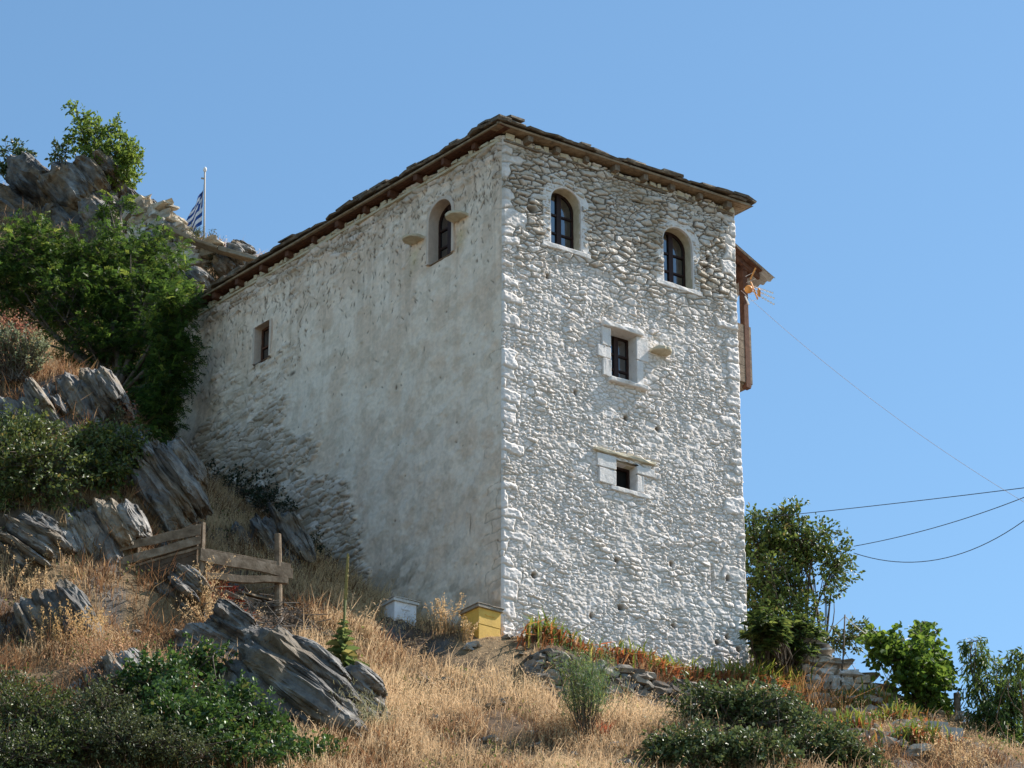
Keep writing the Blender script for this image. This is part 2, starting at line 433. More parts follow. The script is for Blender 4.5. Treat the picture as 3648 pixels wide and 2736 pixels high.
rock(560, 960, 68.2, 240, 230, 2.0, 'grey rock face under dark broom bush', -48, 13, 5, .85, n=5, group=G2, warm=.9, thick=2.1, lich=(.25, .175, .10))
rock(830, 945, 67.5, 170, 90, 1.6, 'small grey rock just above the roof edge', -40, 14, 5, 1.0, n=5, group=G2, warm=.9, thick=2.1, lich=(.25, .175, .10))
rock(690, 1040, 66.5, 140, 120, 1.6, 'rounded boulder beside low end of roof', -40, 15, 5, .9, n=5, group=G2, warm=.9, thick=2.1, lich=(.25, .175, .10))
# ------------------------------------------------------------------ tower house
def wallhit(px, py, org, d):
    """photo pixel -> (distance along wall, height)"""
    r = ray(px, py)
    # t*r.xy = org + s*d
    m = np.array([[r[0], -d[0]], [r[1], -d[1]]]); t, s = np.linalg.solve(m, org)
    return s, t * r[2]
def wf(px, py): return wallhit(px, py, A, DF)
def wl(px, py): return wallhit(px, py, A, DL)

_tabs = np.random.default_rng(3).random((256, 256, 8))
def stones(S, Z, cw, ch, seed, wvar=.5, jit=.42, warp=.16):
    """power diagram of flat stones: edge distance (m), random values per stone, offsets from its centre"""
    S = S + warp * cw * fbm(S / (cw * 2.2), Z / (ch * 3), seed, 2); Z = Z + warp * ch * fbm(S / (cw * 2.2) + 31, Z / (ch * 3), seed, 2)
    a, b = S / cw, Z / ch
    i0, j0 = np.floor(a).astype(int), np.floor(b).astype(int)
    f1 = np.full(S.shape, 1e9); f2 = f1.copy()
    bi = np.zeros(S.shape, int); bj = bi.copy(); p1 = np.zeros(S.shape + (2,)); p2 = p1.copy()
    for dj in (-2, -1, 0, 1, 2):
        for di in (-2, -1, 0, 1, 2):
            i, j = i0 + di, j0 + dj
            t = _tabs[(i + seed * 37) % 256, (j + seed * 11) % 256]
            sx = i + .5 + (t[..., 0] - .5) * 2 * jit + .5 * (j % 2); sy = j + .5 + (t[..., 1] - .5) * 2 * jit
            d = (a - sx) ** 2 + (b - sy) ** 2 - wvar * t[..., 2] ** 2
            n1 = d < f1; n2 = (~n1) & (d < f2)
            f2 = np.where(n1, f1, np.where(n2, d, f2))
            p2 = np.where(n1[..., None], p1, np.where(n2[..., None], np.stack([sx, sy], -1), p2))
            p1 = np.where(n1[..., None], np.stack([sx, sy], -1), p1)
            bi = np.where(n1, i, bi); bj = np.where(n1, j, bj); f1 = np.where(n1, d, f1)
    sep = (p1 - p2); L = np.hypot(sep[..., 0], sep[..., 1]) + 1e-6
    e = (f2 - f1) / (2 * L)
    scale = np.hypot(sep[..., 0] * cw, sep[..., 1] * ch) / L
    rnd = _tabs[(bi + seed * 37) % 256, (bj + seed * 11) % 256]
    return e * scale, rnd, (a - p1[..., 0]) * cw, (b - p1[..., 1]) * ch

def rubble(S, Z, cw, ch, seed, h0, h1, tilt, joint=.02, wvar=.5):
    e, r, ds, dz = stones(S, Z, cw, ch, seed, wvar)
    pr = np.sqrt(np.clip(e / joint, 0, 1) + 1e-4)
    h = pr * (h0 + h1 * r[..., 3] + tilt * (ds * (r[..., 4] - .5) + 1.3 * dz * (r[..., 5] - .5)))
    return h, pr, r

class Rows:
    """quoin courses of one corner"""
    def __init__(s, z0, z1, seed, l0=.28, l1=.6):
        q = random.Random(seed); s.e = [z0]; s.l = []; k = 0; s.g = []
        while s.e[-1] < z1:
            s.e.append(s.e[-1] + q.choice((.13, .17, .2, .24, .3, .36)))
            s.l.append(q.choice((.05, 1, 1, .8, .6)) * q.uniform(l0, l1) * (1 if k % 2 else .6)); s.g.append(q.random()); k += 1
        s.e, s.l, s.g = np.array(s.e), np.array(s.l + [.3]), np.array(s.g + [.5])
    def at(s, dist, Z):
        Zw = Z + .04 * fbm(dist * 5, Z * 3, 2, 3)
        k = np.clip(np.searchsorted(s.e, Zw) - 1, 0, len(s.l) - 1)
        ln = s.l[k] + .07 * vnoise(Zw * 8, k * 1.7)
        e = np.minimum(np.minimum(Zw - s.e[k], s.e[np.clip(k + 1, 0, len(s.e) - 1)] - Zw), ln - dist)
        return e, s.g[k]

def wall_grid(name, org, d, nrm, s0, s1, z0, z1, step, fun, holes, mat, parent, off=None):
    s = np.arange(s0, s1 + step * .5, step); s[-1] = s1; z = np.arange(z0, z1 + step * .5, step); z[-1] = z1
    S, Z = np.meshgrid(s, z)
    h, col = fun(S, Z)
    ed = np.clip(np.minimum(S - s0, s1 - S) / .03, 0, 1)
    h = h * np.sqrt(ed)
    X = org[0] + d[0] * S + nrm[0] * h; Y = org[1] + d[1] * S + nrm[1] * h
    if off is not None:
        ox, oy = off(S, Z); X = X + ox; Y = Y + oy
    idx = np.arange(S.size).reshape(S.shape)
    q = np.stack([idx[:-1, :-1], idx[:-1, 1:], idx[1:, 1:], idx[1:, :-1]], -1).reshape(-1, 4)
    sc = (S[:-1, :-1] + step / 2).ravel(); zc = (Z[:-1, :-1] + step / 2).ravel()
    keep = np.ones(len(q), bool)
    for f in holes: keep &= ~f(sc, zc)
    if (d[0] * nrm[1] - d[1] * nrm[0]) > 0: q = q[:, ::-1]
    return mesh_np(name, np.stack([X, Y, Z], -1).reshape(-1, 3), q[keep], mat, parent, col=col.reshape(-1, 3), smooth=True)

house = empty('tower_house', (A[0], A[1], 18.7), 'tall whitewashed stone tower house with slab roof on the hillside', 'house')

# ---- openings: (bottom-left px, bottom-right px, top z px) measured on the photo
def opening(conv, bl, br, top, arch):
    s0, za = conv(*bl); s1, zb = conv(*br); zt = conv(*top)[1]
    if s0 > s1: s0, s1 = s1, s0
    return dict(s0=s0, s1=s1, z0=(za + zb) / 2, z1=zt, arch=arch)
OA = opening(wf, (1959, 868), (2066, 903), (2000, 672), True)
OB = opening(wf, (2362, 1004), (2466, 1036), (2402, 812), True)
OC = opening(wf, (2173, 1343), (2264, 1376), (2173, 1172), False)
OD = opening(wf, (2191, 1733), (2264, 1756), (2191, 1645), False)
OE = opening(wl, (1531, 945), (1612, 900), (1577, 714), True)
OF_ = opening(wl, (909, 1300), (962, 1268), (900, 1177), False)

def outline(o, g=0.0, n=14, squash=.95):
    s0, s1, z0, z1 = o['s0'] - g, o['s1'] + g, o['z0'], o['z1'] + g
    if not o['arch']: return [(s0, z0 - g), (s0, z1), (s1, z1), (s1, z0 - g)]
    r = (s1 - s0) / 2; c = (s0 + s1) / 2; zs = z1 - r * squash
    return [(s0, z0 - g)] + [(c - r * math.cos(math.pi * k / n), zs + r * squash * math.sin(math.pi * k / n)) for k in range(n + 1)] + [(s1, z0 - g)]
def hole(o, g):
    s0, s1, z0, z1 = o['s0'] - g, o['s1'] + g, o['z0'] - g, o['z1'] + g
    r = (s1 - s0) / 2; c = (s0 + s1) / 2; zs = z1 - r * .95
    def f(S, Z):
        i = (S > s0) & (S < s1) & (Z > z0) & (Z < z1)
        if o['arch']: i &= (Z < zs) | ((S - c) ** 2 + ((Z - zs) / .95) ** 2 < r * r)
        return i
    return f

# ---- front wall
QL, QR = Rows(ZB, ZT, 4), Rows(ZB, ZT, 9, .3, .55)
PITS = [(wf(1892, 748), .11, .07), (wf(1950, 985), .04, .05), (wf(2395, 795), .18, .035), (wf(2265, 720), .12, .03), (wf(2210, 2165), .06, .05), (wf(2195, 2000), .05, .05),
        (wf(2520, 925), .05, .06), (wf(2510, 960), .05, .08), (wf(2590, 2060), .05, .05), (wf(2590, 2270), .05, .05), (wf(2630, 2315), .06, .05), (wf(2390, 2010), .04, .06),
        (wf(1900, 2050), .05, .05), (wf(2105, 2195), .04, .05), (wf(2555, 2290), .06, .05), (wf(2400, 2230), .05, .04), (wf(2050, 1400), .04, .05), (wf(2230, 1490), .05, .05), (wf(2340, 1530), .05, .04)]
def front(S, Z):
    u = sstep(25.4, 27.4, Z + .5 * fbm(S / 1.3, Z / 1.3, 2, 3))
    h1, p1, r1 = rubble(S, Z, .19, .08, 1, .045, .04, .4, .038, .9)
    h2, p2, r2 = rubble(S, Z, .11, .055, 2, .024, .036, .5, .024, .8)
    sel = sstep(-.15, .15, fbm(S / .55, Z / .4, 8, 3) + .5 * u - .2)
    h = h2 * (1 - sel) + h1 * sel; pr = p2 * (1 - sel) + p1 * sel; rr = r2 * (1 - sel[..., None]) + r1 * sel[..., None]
    h = h + .009 * fbm(S / .05, Z / .04, 4, 4, .6) + .02 * fbm(S / .4, Z / .4, 6, 3)
    drip = (1 - u) * .012 * fbm(S / .05, Z / .22, 12, 3)
    h = h + drip
    h = h * (1 - .4 * (1 - u)) + (1 - u) * .006 * fbm(S / .035, Z / .03, 44, 3, .7)
    pm = sstep(-.05, .45, fbm(S / .55, Z / .4, 33, 4)) * (1 - u) * .75
    h = h * (1 - pm) + pm * (.03 + .012 * fbm(S / .10, Z / .08, 35, 4))
    white = mixc((.78, .705, .645), (.88, .825, .785), rr[..., 6])
    tan = mixc((.52, .45, .36), (.76, .715, .655), rr[..., 6])
    st = mixc(white, tan, u * .75 + .25 * u * rr[..., 2])
    jt = mixc((.52, .46, .38), (.11, .08, .05), u * .95)
    col = mixc(jt, st, sstep(.3, .92, pr))
    dirt = sstep(.2, .7, fbm(S / .35, Z / .25, 21, 4)); col = mixc(col, (.36, .29, .2), dirt * (.12 + .33 * u))
    for e, g in (QL.at(S, Z), QR.at(WID - S, Z)):
        q = sstep(0, .02, e + .004); pq = np.sqrt(np.clip(e / .04, 0, 1))
        inq = e > -.012
        hq = .012 + pq * (.03 + .02 * g) + .010 * fbm(S / .09, Z / .06, 14, 4)
        cq = mixc(mixc((.55, .5, .42), (.3, .25, .18), u), mixc(st, mixc((.76, .70, .645), (.90, .85, .81), g), .6), pq)
        h = np.where(inq, hq, h); col = np.where(inq[..., None], mixc(cq, (.36, .29, .2), dirt * (.1 + .25 * u)), col)
    for (ps, pz), a, b in PITS:
        g = np.exp(-(((S - ps) / a) ** 2 + ((Z - pz) / b) ** 2) ** 2)
        h = h - .13 * g; col = mixc(col, (.10, .075, .05), g * .85)
    # slot low on the right
    ps, pz = wf(2535, 2065)
    g = ((np.abs(S - ps) < .035) & (np.abs(Z - pz) < .3)); h = np.where(g, -.04 + .02 * fbm(S / .1, Z / .06, 3, 2), h)
    return h, col
def cjit(Z, k): return .018 * fbm(Z * 2.3, k * 1.0, .5, 4)
def foff(S, Z):
    wa, wb = np.exp(-S / .12), np.exp(-(WID - S) / .12)
    a, b = cjit(Z, 1), cjit(Z, 7)
    return (wa * a * -.3 + wb * b * DF[0], wa * a + wb * b * DF[1])
wall = wall_grid('wall', A, DF, NF, 0, WID, ZB, ZT, .0125, front, [hole(o, .03) for o in (OA, OB, OC, OD)], M['stone'], house, foff)
wall['label'] = 'sunlit gable wall of whitewashed rubble'

# ---- side wall in shade: plaster, rubble showing at the far low end
_cr = np.random.default_rng(21)
CR = []
for _ in range(800):
    l = _cr.uniform(.05, 9.5) ** 1.0; z = ZT - .2 - abs(_cr.normal(0, 1.1)); CR.append((l, z, _cr.uniform(.009, .02), _cr.uniform(.015, .07), _cr.normal(0, .6)))
for _ in range(110):
    CR.append((_cr.uniform(.1, 12), _cr.uniform(20, 28.5), _cr.uniform(.012, .026), _cr.uniform(.012, .032), _cr.normal(0, .5)))
CR.append((*wl(1675, 1870), .014, .2, .0)); CR.append((*wl(1410, 1380), .03, .05, 0)); CR.append((*wl(1040, 1330), .1, .05, .2)); CR.append((*wl(1700, 930), .03, .04, 0))
QS = Rows(ZB, ZT, 4, .3, .6)
def side(S, Z):
    f = fbm(S / .9, Z / .7, 3, 4)
    b0 = wl(1050, 1700); 
    low = sstep(.35, -.35, Z - np.minimum(22.7 + 1.25 * (S - 4.4), 25.9) + .7 * f) * sstep(3.7, 4.3, S + .5 * f)      # rubble foot
    up = sstep(.0, .35, .55 - np.hypot((S - wl(1240, 860)[0]) / 1.0, (Z - wl(1240, 860)[1]) / .5) * .6 + .3 * f)
    mid = sstep(.0, .5, 1.0 - np.hypot((S - 7.9) / 1.5, (Z - 26.2) / 1.3) + .5 * f) * .5
    ban = sstep(.35, .0, ZT - Z - .15 + .1 * f) * .8 + .35 * sstep(1.6, .2, ZT - Z + .4 * f)
    m = np.clip(np.maximum(np.maximum(low, up), np.maximum(mid, ban)), 0, 1); m = sstep(.1, .9, m + .3 * fbm(S / .18, Z / .12, 23, 4))
    h1, p1, r1 = rubble(S, Z, .25, .09, 5, .02, .06, .35, .03, .9)
    h = .02 * fbm(S / .5, Z / .5, 5, 4) + .004 * fbm(S / .06, Z / .06, 15, 4) + m * (h1 - .01)
    pl = mixc((.82, .65, .50), (.92, .775, .625), sstep(-.6, .6, fbm(S / .45, Z / .6, 9, 5, .65)))
    st = mixc((.50, .40, .30), (.82, .70, .60), r1[..., 6])
    col = mixc(pl, mixc((.17, .13, .09), st, sstep(.1, .7, p1)), m)
    t = sstep(.15, .6, fbm(S / .25, Z / .2, 19, 4)); col = mixc(col, (.45, .36, .25), t * .25)
    rain = sstep(.05, .6, fbm(S / .10, Z / 2.2, 41, 4)) * sstep(5.5, .3, ZT - Z); col = mixc(col, (.42, .34, .25), rain * .28)
    base = sstep(1.6, .1, Z - tz0(A[0] + DL[0] * S, A[1] + DL[1] * S) + .6 * f)
    col = mixc(col, (.30, .235, .165), base * .75 * sstep(-.4, .4, fbm(S / .3 + Z / .6, Z / .25, 29, 4)))
    for l, z, a, b, sl in CR:
        i0, i1 = np.searchsorted(S[0], [l - .3, l + .3]); j0, j1 = np.searchsorted(Z[:, 0], [z - .3, z + .3])
        if i1 <= i0 or j1 <= j0: continue
        ss, zz = S[j0:j1, i0:i1] - l, Z[j0:j1, i0:i1] - z
        g = np.exp(-(((ss - sl * zz + .006 * vnoise(zz * 30, l * 9)) / a) ** 2 + (zz / b) ** 2) ** 1.5)
        h[j0:j1, i0:i1] -= .016 * g; col[j0:j1, i0:i1] = mixc(col[j0:j1, i0:i1], (.09, .06, .035), g * .85)
    e, g = QS.at(S, Z); jn = np.exp(-(np.abs(e) / .012) ** 2) * (S < .5) * sstep(-.3, .3, f + .15)
    h = h - .012 * jn; col = mixc(col, (.22, .17, .12), jn * .6)
    # yellow runs under the two shelf stones
    for px, py in ((1478, 905), (1640, 830)):
        ps, pz = wl(px, py); g = np.exp(-((S - ps) / .13) ** 2) * sstep(-.55, .05, Z - pz) * sstep(.12, .0, Z - pz)
        col = mixc(col, (.55, .45, .22), g * .55)
    return h, col
def soff(S, Z):
    wa = np.exp(-S / .12); a = cjit(Z, 1); return (wa * a * -.3, wa * a)
w2 = wall_grid('wall', A, DL, NL, 0, LEN, ZB, ZT, .018, side, [hole(o, .03) for o in (OE, OF_)], M['stone'], house, soff)
w2['label'] = 'shaded plastered long wall with rubble foot'
def plainw(S, Z):
    h, p, r = rubble(S, Z, .25, .11, 6, .01, .04, .4, .03, .8)
    return h, mixc((.5, .46, .4), mixc((.6, .57, .52), (.76, .74, .72), r[..., 6]), p)
NR = -NL
def roff(S, Z):
    wb = np.exp(-S / .12); b = cjit(Z, 7); return (wb * b * DF[0], wb * b * DF[1])
wall_grid('wall', B_, DL, NR, 0, LEN, ZB, ZT, .05, plainw, [], M['stone'], house, roff)
wall_grid('wall', D_, DF, -NF, 0, WID, ZB, ZT, .08, plainw, [], M['stone'], house)

# ---- window parts
def Wp(org, d, n):
    return lambda s, z, k: np.array([org[0] + d[0] * s + n[0] * k, org[1] + d[1] * s + n[1] * k, z])
PF, PL = Wp(A, DF, NF), Wp(A, DL, NL)
d3 = lambda d: np.array([d[0], d[1], 0.0])
def ring(mb, W_, oi, oo, n0, n1, closed=False, jit=0):
    """strip solid between inner outline oi and outer outline oo, front at n1, back at n0"""
    m = len(oi); j = lambda: random.uniform(-jit, jit)
    V = []
    for (a, b), (c_, e_) in zip(oi, oo):
        jj = j()
        V += [W_(a, b, n0), W_(a, b, n1), W_(c_ + j(), e_ + j(), n1 - abs(jj)), W_(c_ + j(), e_ + j(), n0)]
    Fs = []
    rr = range(m) if closed else range(m - 1)
    for i in rr:
        k = (i + 1) % m
        for p in range(4):
            q_ = (p + 1) % 4
            Fs.append((4 * i + p, 4 * i + q_, 4 * k + q_, 4 * k + p))
    if not closed: Fs += [(0, 1, 2, 3), (4 * m - 1, 4 * m - 2, 4 * m - 3, 4 * m - 4)]
    mb.add(V, Fs)
def dens(pts, k=4):
    o = []
    for (a, b), (c_, e_) in zip(pts[:-1], pts[1:]):
        n = max(1, int(math.hypot(c_ - a, e_ - b) / .07))
        o += [(a + (c_ - a) * i / n, b + (e_ - b) * i / n) for i in range(n)]
    return o + [pts[-1]]
def match(oi, g, o):
    """outer outline with as many points: pushed away from the opening's centre line"""
    c = (o['s0'] + o['s1']) / 2; res = []
    zs = o['z1'] - (o['s1'] - o['s0']) / 2
    for a, b in oi:
        if o['arch'] and b > zs:
            v = np.array([a - c, b - zs]); L = np.linalg.norm(v) + 1e-6; w = g * (1.15 if b > zs + .02 else 1); res.append((c + v[0] / L * (L + w), zs + v[1] / L * (L + w)))
        else: res.append((a + (g if a > c else -g), b))
    return res
def window(o, W_, org, d, n, depth, surround, gs=(.19, .17), bars=(1, 2), mat=M['plaster'], frame=M['wood_dark'], pane=True, fw=.045):
    d_, n_ = d3(d), d3(n)
    oi = outline(o); ctr = W_((o['s0'] + o['s1']) / 2, o['z0'], 0)
    # frame ring and bars, set back in the reveal
    mb = MB(); fi = outline(dict(o, s0=o['s0'] + fw, s1=o['s1'] - fw, z1=o['z1'] - fw, z0=o['z0'] + fw))
    ring(mb, W_, fi + [fi[0]], oi + [oi[0]], -depth - .05, -depth)
    s0, s1, z0, z1 = o['s0'], o['s1'], o['z0'], o['z1']; c = (s0 + s1) / 2
    og = np.array([org[0], org[1], 0.0])
    ins = hole(dict(o, s0=s0 + .01, s1=s1 - .01, z1=z1 - .01), 0)
    for i in range(bars[0]):
        cc = s0 + (s1 - s0) * (i + 1) / (bars[0] + 1)
        mb.box(og, d_, n_, UP, cc - .05, cc + .05, -depth - .045, -depth + .012, z0 + .01, z1 - .02)
    for i in range(bars[1]):
        zz = z0 + (z1 - z0) * (i + 1) / (bars[1] + 1) * .92
        for a, b in (((s0 + .01, c - .051), (c + .051, s1 - .01)) if bars[0] else ((s0 + .01, s1 - .01),)):
            mb.box(og, d_, n_, UP, a, b, -depth - .04, -depth + .004, zz - .018, zz + .018)
    w = mb.build('window', frame, house)
    if pane:
        g = MB(); V = [W_(a, b, -depth - .025) for a, b in oi]; g.add(V, [tuple(range(len(V)))]); g.build('pane', M['glass'], w)
    bk = MB(); V = [W_(a, b, -depth - .06) for a, b in outline(o, .02)]; bk.add(V, [tuple(range(len(V)))]); bk.build('unlit_room_sheet', M['black'], w)  # flat black sheet painted as the unlit room behind
    # reveal: plastered sides and soffit
    od = dens(oi); rv = MB()
    jx = [random.uniform(-.008, .008) for _ in od]
    V = []
    for (a, b), j in zip(od, jx):
        V += [W_(a + j * .5, b + j * .5, .012), W_(a + j, b + j, -depth * .5), W_(a + j * .3, b + j * .3, -depth - .055)]
    Fs = []
    for i in range(len(od) - 1):
        for p in (0, 1): Fs.append((3 * i + p, 3 * i + 3 + p, 3 * i + 4 + p, 3 * i + 1 + p))
    k = len(od) - 1
    Fs += [(0, 1, 3 * k + 1, 3 * k), (1, 2, 3 * k + 2, 3 * k + 1)]
    rv.add(V, Fs); rv.build('reveal', M['cream'] if surround > .1 else mat, w, smooth=True)
    if surround:
        sr = MB(); go = match(od, surround, o)
        go = [(a + .012 * vnoise(a * 9, b * 6, 3.) , b + .012 * float(vnoise(a * 9, b * 6, 8.))) for a, b in go]
        ring(sr, W_, od, go, -.03, .045, jit=.006)
        sr.build('surround', mat, w, bevel=.012)
    return w
def slab(mb, W_, s0, s1, z0, z1, n0, n1, jit=.008, seg=6, tap=0.0):
    """rough stone slab lying on the wall"""
    V, Fs = [], []
    for i in range(seg + 1):
        s = s0 + (s1 - s0) * i / seg; t = abs(2 * i / seg - 1); k = n1 * (1 - tap * t ** 3)
        j = lambda: random.uniform(-jit, jit)
        V += [W_(s, z0 + j(), n0), W_(s, z1 + j(), n0), W_(s, z1 + j() - .006, k + j()), W_(s, z0 + j() + .006, k + j())]
    for i in range(seg):
        for p in range(4): Fs.append((4 * i + p, 4 * i + (p + 1) % 4, 4 * i + 4 + (p + 1) % 4, 4 * i + 4 + p))
    Fs += [(3, 2, 1, 0), tuple(4 * seg + p for p in range(4))]
    mb.add(V, Fs)
for o in (OA, OB):
    w = window(o, PF, A, DF, NF, .2, .17)
    w['label'] = 'arched brown casement with six panes'
    mb = MB(); slab(mb, PF, o['s0'] - .2, o['s1'] + .2, o['z0'] - .1, o['z0'] + .004, -.2, .07); mb.build('sill', M['plaster'], w, bevel=.012)
w = window(OC, PF, A, DF, NF, .2, .0)
w['label'] = 'square headed window with stone lintel'
mb = MB(); slab(mb, PF, OC['s0'] - .2, OC['s1'] + .14, OC['z1'] - .004, OC['z1'] + .1, -.22, .12, .012); mb.build('lintel', M['plaster'], w, bevel=.015)
mb = MB(); slab(mb, PF, OC['s0'] - .06, OC['s1'] + .22, OC['z0'] - .09, OC['z0'] + .004, -.22, .12, .012); mb.build('sill', M['plaster'], w, bevel=.015)
mb = MB()
def jamb(mb, W_, s0, s1, z0, z1, n1, parts):
    zs = [z0] + [z0 + (z1 - z0) * p for p in parts] + [z1]
    for a, b in zip(zs[:-1], zs[1:]): slab(mb, W_, s0 + random.uniform(-.03, .03) * (s0 < s1 - .2), s1, a + .005, b - .005, -.03, n1 + random.uniform(-.01, .01), .006, 3)
slab(mb, PF, OC['s0'] - .19, OC['s0'] - .002, OC['z0'], OC['z0'] + .35, -.03, .06, .006, 3); slab(mb, PF, OC['s0'] - .3, OC['s0'] - .002, OC['z0'] + .36, OC['z0'] + .6, -.03, .055, .006, 3)
slab(mb, PF, OC['s0'] - .2, OC['s0'] - .002, OC['z0'] + .61, OC['z1'] - .005, -.03, .06, .006, 3)
mb.build('jamb', M['plaster'], w, bevel=.012); mb = MB()
slab(mb, PF, OC['s1'] + .002, OC['s1'] + .15, OC['z0'] + .005, OC['z0'] + .5, -.03, .06, .006, 3); slab(mb, PF, OC['s1'] + .002, OC['s1'] + .27, OC['z0'] + .51, OC['z1'] - .005, -.03, .055, .006, 3)
mb.build('jamb', M['plaster'], w, bevel=.012)
w = window(OD, PF, A, DF, NF, .17, .0, bars=(0, 0), pane=False)
w['label'] = 'smallest window, low on the sunlit wall'
mb = MB(); slab(mb, PF, OD['s0'] - .5, OD['s1'] + .42, OD['z1'] + .10, OD['z1'] + .17, -.2, .09, .012, 9); slab(mb, PF, OD['s0'] - .05, OD['s1'] + .05, OD['z1'] - .004, OD['z1'] + .095, -.3, -.02, .01)
mb.build('lintel', M['cream'], w, bevel=.012)
mb = MB(); slab(mb, PF, OD['s0'] - .12, OD['s1'] + .3, OD['z0'] - .09, OD['z0'] + .004, -.3, .06); mb.build('sill', M['plaster'], w, bevel=.012)
mb = MB(); slab(mb, PF, OD['s0'] - .38, OD['s0'] - .002, OD['z0'], OD['z0'] + .3, -.03, .055, .006, 3); slab(mb, PF, OD['s0'] - .42, OD['s0'] - .002, OD['z0'] + .31, OD['z1'] + .08, -.03, .06, .006, 3)
mb.build('jamb', M['plaster'], w, bevel=.012); mb = MB()
slab(mb, PF, OD['s1'] + .002, OD['s1'] + .16, OD['z0'], OD['z0'] + .34, -.03, .055, .006, 3); slab(mb, PF, OD['s1'] + .002, OD['s1'] + .4, OD['z0'] + .35, OD['z1'] + .02, -.03, .06, .006, 3)
mb.build('jamb', M['plaster'], w, bevel=.012)
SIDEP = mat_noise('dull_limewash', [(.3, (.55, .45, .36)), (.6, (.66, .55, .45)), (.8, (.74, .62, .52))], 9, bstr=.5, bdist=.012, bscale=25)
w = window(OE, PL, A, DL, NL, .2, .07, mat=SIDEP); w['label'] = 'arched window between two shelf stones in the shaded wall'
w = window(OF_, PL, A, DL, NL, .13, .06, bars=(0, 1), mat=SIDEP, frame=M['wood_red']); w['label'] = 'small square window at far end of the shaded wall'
# projecting shelf stones
def shelf(W_, conv, px0, px1, py, depth, th=.06):
    s0, z = conv(px0, py); s1, _ = conv(px1, py)
    if s0 > s1: s0, s1 = s1, s0
    mb = MB(); slab(mb, W_, s0, s1, z - th / 2, z + th / 2, -.05, depth, .012, 8, .45)
    return mb.build('shelf_stone', M['cream'], house, bevel=.012)
shelf(PL, wl, 1465, 1512, 872, .32); shelf(PL, wl, 1618, 1668, 792, .32); shelf(PF, wf, 2312, 2372, 1250, .3, .07)

# ---- roof: stone slabs on timber eaves
OV = .25
RG = 'roof'
def eave_frame(org, d, n): return Wp(org, d, n)
c4 = [A, B_, C_, D_]
def off_corner(p, a, b, k): return p + (a + b) * k
rv, rf = [], []
zr = ZT + .115
eo = [A - DF * OV * 1.05 - DL * OV * 1.05, B_ + DF * OV * 1.05 - DL * OV * 1.05, C_ + DF * OV + DL * OV, D_ - DF * OV + DL * OV]
h_in = 2.6
mid = [A + DF * WID / 2 + DL * h_in * 1.2, D_ + DF * WID / 2 - DL * h_in * 1.2]
mb = MB()
V = [np.array([*p, zr - .03]) for p in eo] + [np.array([*p, zr + .75]) for p in mid]
mb.add(V, [(0, 1, 4), (1, 2, 5, 4), (2, 3, 5), (3, 0, 4, 5), (3, 2, 1, 0)])
def slabs(mb, a, b, inn, courses=4, seed=1):
    """irregular overlapping slabs along the eave from a to b; inn points inwards"""
    q = random.Random(seed); L = np.linalg.norm(b - a); t = (b - a) / L
    t3, i3 = d3(t), d3(inn)
    for r_ in range(courses):
        x = r_ * .36 - .05
        while x < L - .25 - r_ * .36:
            w_ = q.uniform(.28, .62); th = q.uniform(.025, .05); dp = q.uniform(.5, .75)
            o0 = r_ * .34 - (.04 + q.uniform(0, .07) if r_ == 0 else q.uniform(0, .1))
            z0 = zr + .005 + r_ * .075 + q.uniform(-.005, .02)
            sl = np.array([i3[0], i3[1], .2 + q.uniform(-.03, .03)]); sl /= np.linalg.norm(sl)
            up = np.cross(t3, sl); up = up if up[2] > 0 else -up
            tt = t3 + UP * q.uniform(-.05, .05)
            og = np.array([*(a + t * x + inn * o0), z0])
            # rough seven sided slab
            k = 7; V = []
            prof = [(0, q.uniform(0, .05)), (w_ * .5, q.uniform(-.05, .02)), (w_, q.uniform(0, .06)), (w_ * 1.04, dp * .6), (w_ * .9, dp), (w_ * .1, dp), (-.03, dp * .5)]
            for zz in (0, th):
                for px_, py_ in prof: V.append(og + tt * (px_ + q.uniform(-.015, .015)) + sl * (py_ + (.015 if zz == 0 else 0)) + up * zz)
            mb.add(V, [tuple(range(k - 1, -1, -1)), tuple(range(k, 2 * k))] + [(i, (i + 1) % k, k + (i + 1) % k, k + i) for i in range(k)])
            x += w_ * q.uniform(.8, .98)
inn = {0: DL, 1: -DF, 2: -DL, 3: DF}
for e in range(4): slabs(mb, eo[e], eo[(e + 1) % 4], inn[e], 5 if e in (0, 3) else 3, e + 1)
# stacked loose slabs along the edges and the corner cap
for e, n in ((0, 8), (3, 20)):
    a, b = eo[e], eo[(e + 1) % 4]; L = np.linalg.norm(b - a); t = (b - a) / L
    for i in range(n):
        q = random.Random(100 * e + i); x = (i + .4 + q.uniform(-.3, .3)) / n * L
        for k in range(q.choice((1, 1, 2, 3))):
            w_ = q.uniform(.22, .5); dp = q.uniform(.2, .35)
            og = np.array([*(a + t * x + inn[e] * q.uniform(.0, .12)), zr + .10 + k * .05])
            mb.box(og, d3(t), d3(inn[e]) + UP * .12, UP, -w_ / 2, w_ / 2, 0, dp, 0, .042, jit=.018)
og = np.array([*eo[0], zr + .03])
for k in range(3): mb.box(og, d3(DF), d3(DL), UP, -.06 + .04 * k, .34 - .03 * k, -.05 + .03 * k, .32, .04 * k, .035 + .04 * k, jit=.02)
roof = mb.build('roof', M['slate'], house)
EAVES = ((A, DF, NF, WID, 8, 0), (A, DL, NL, LEN, 13, 1))
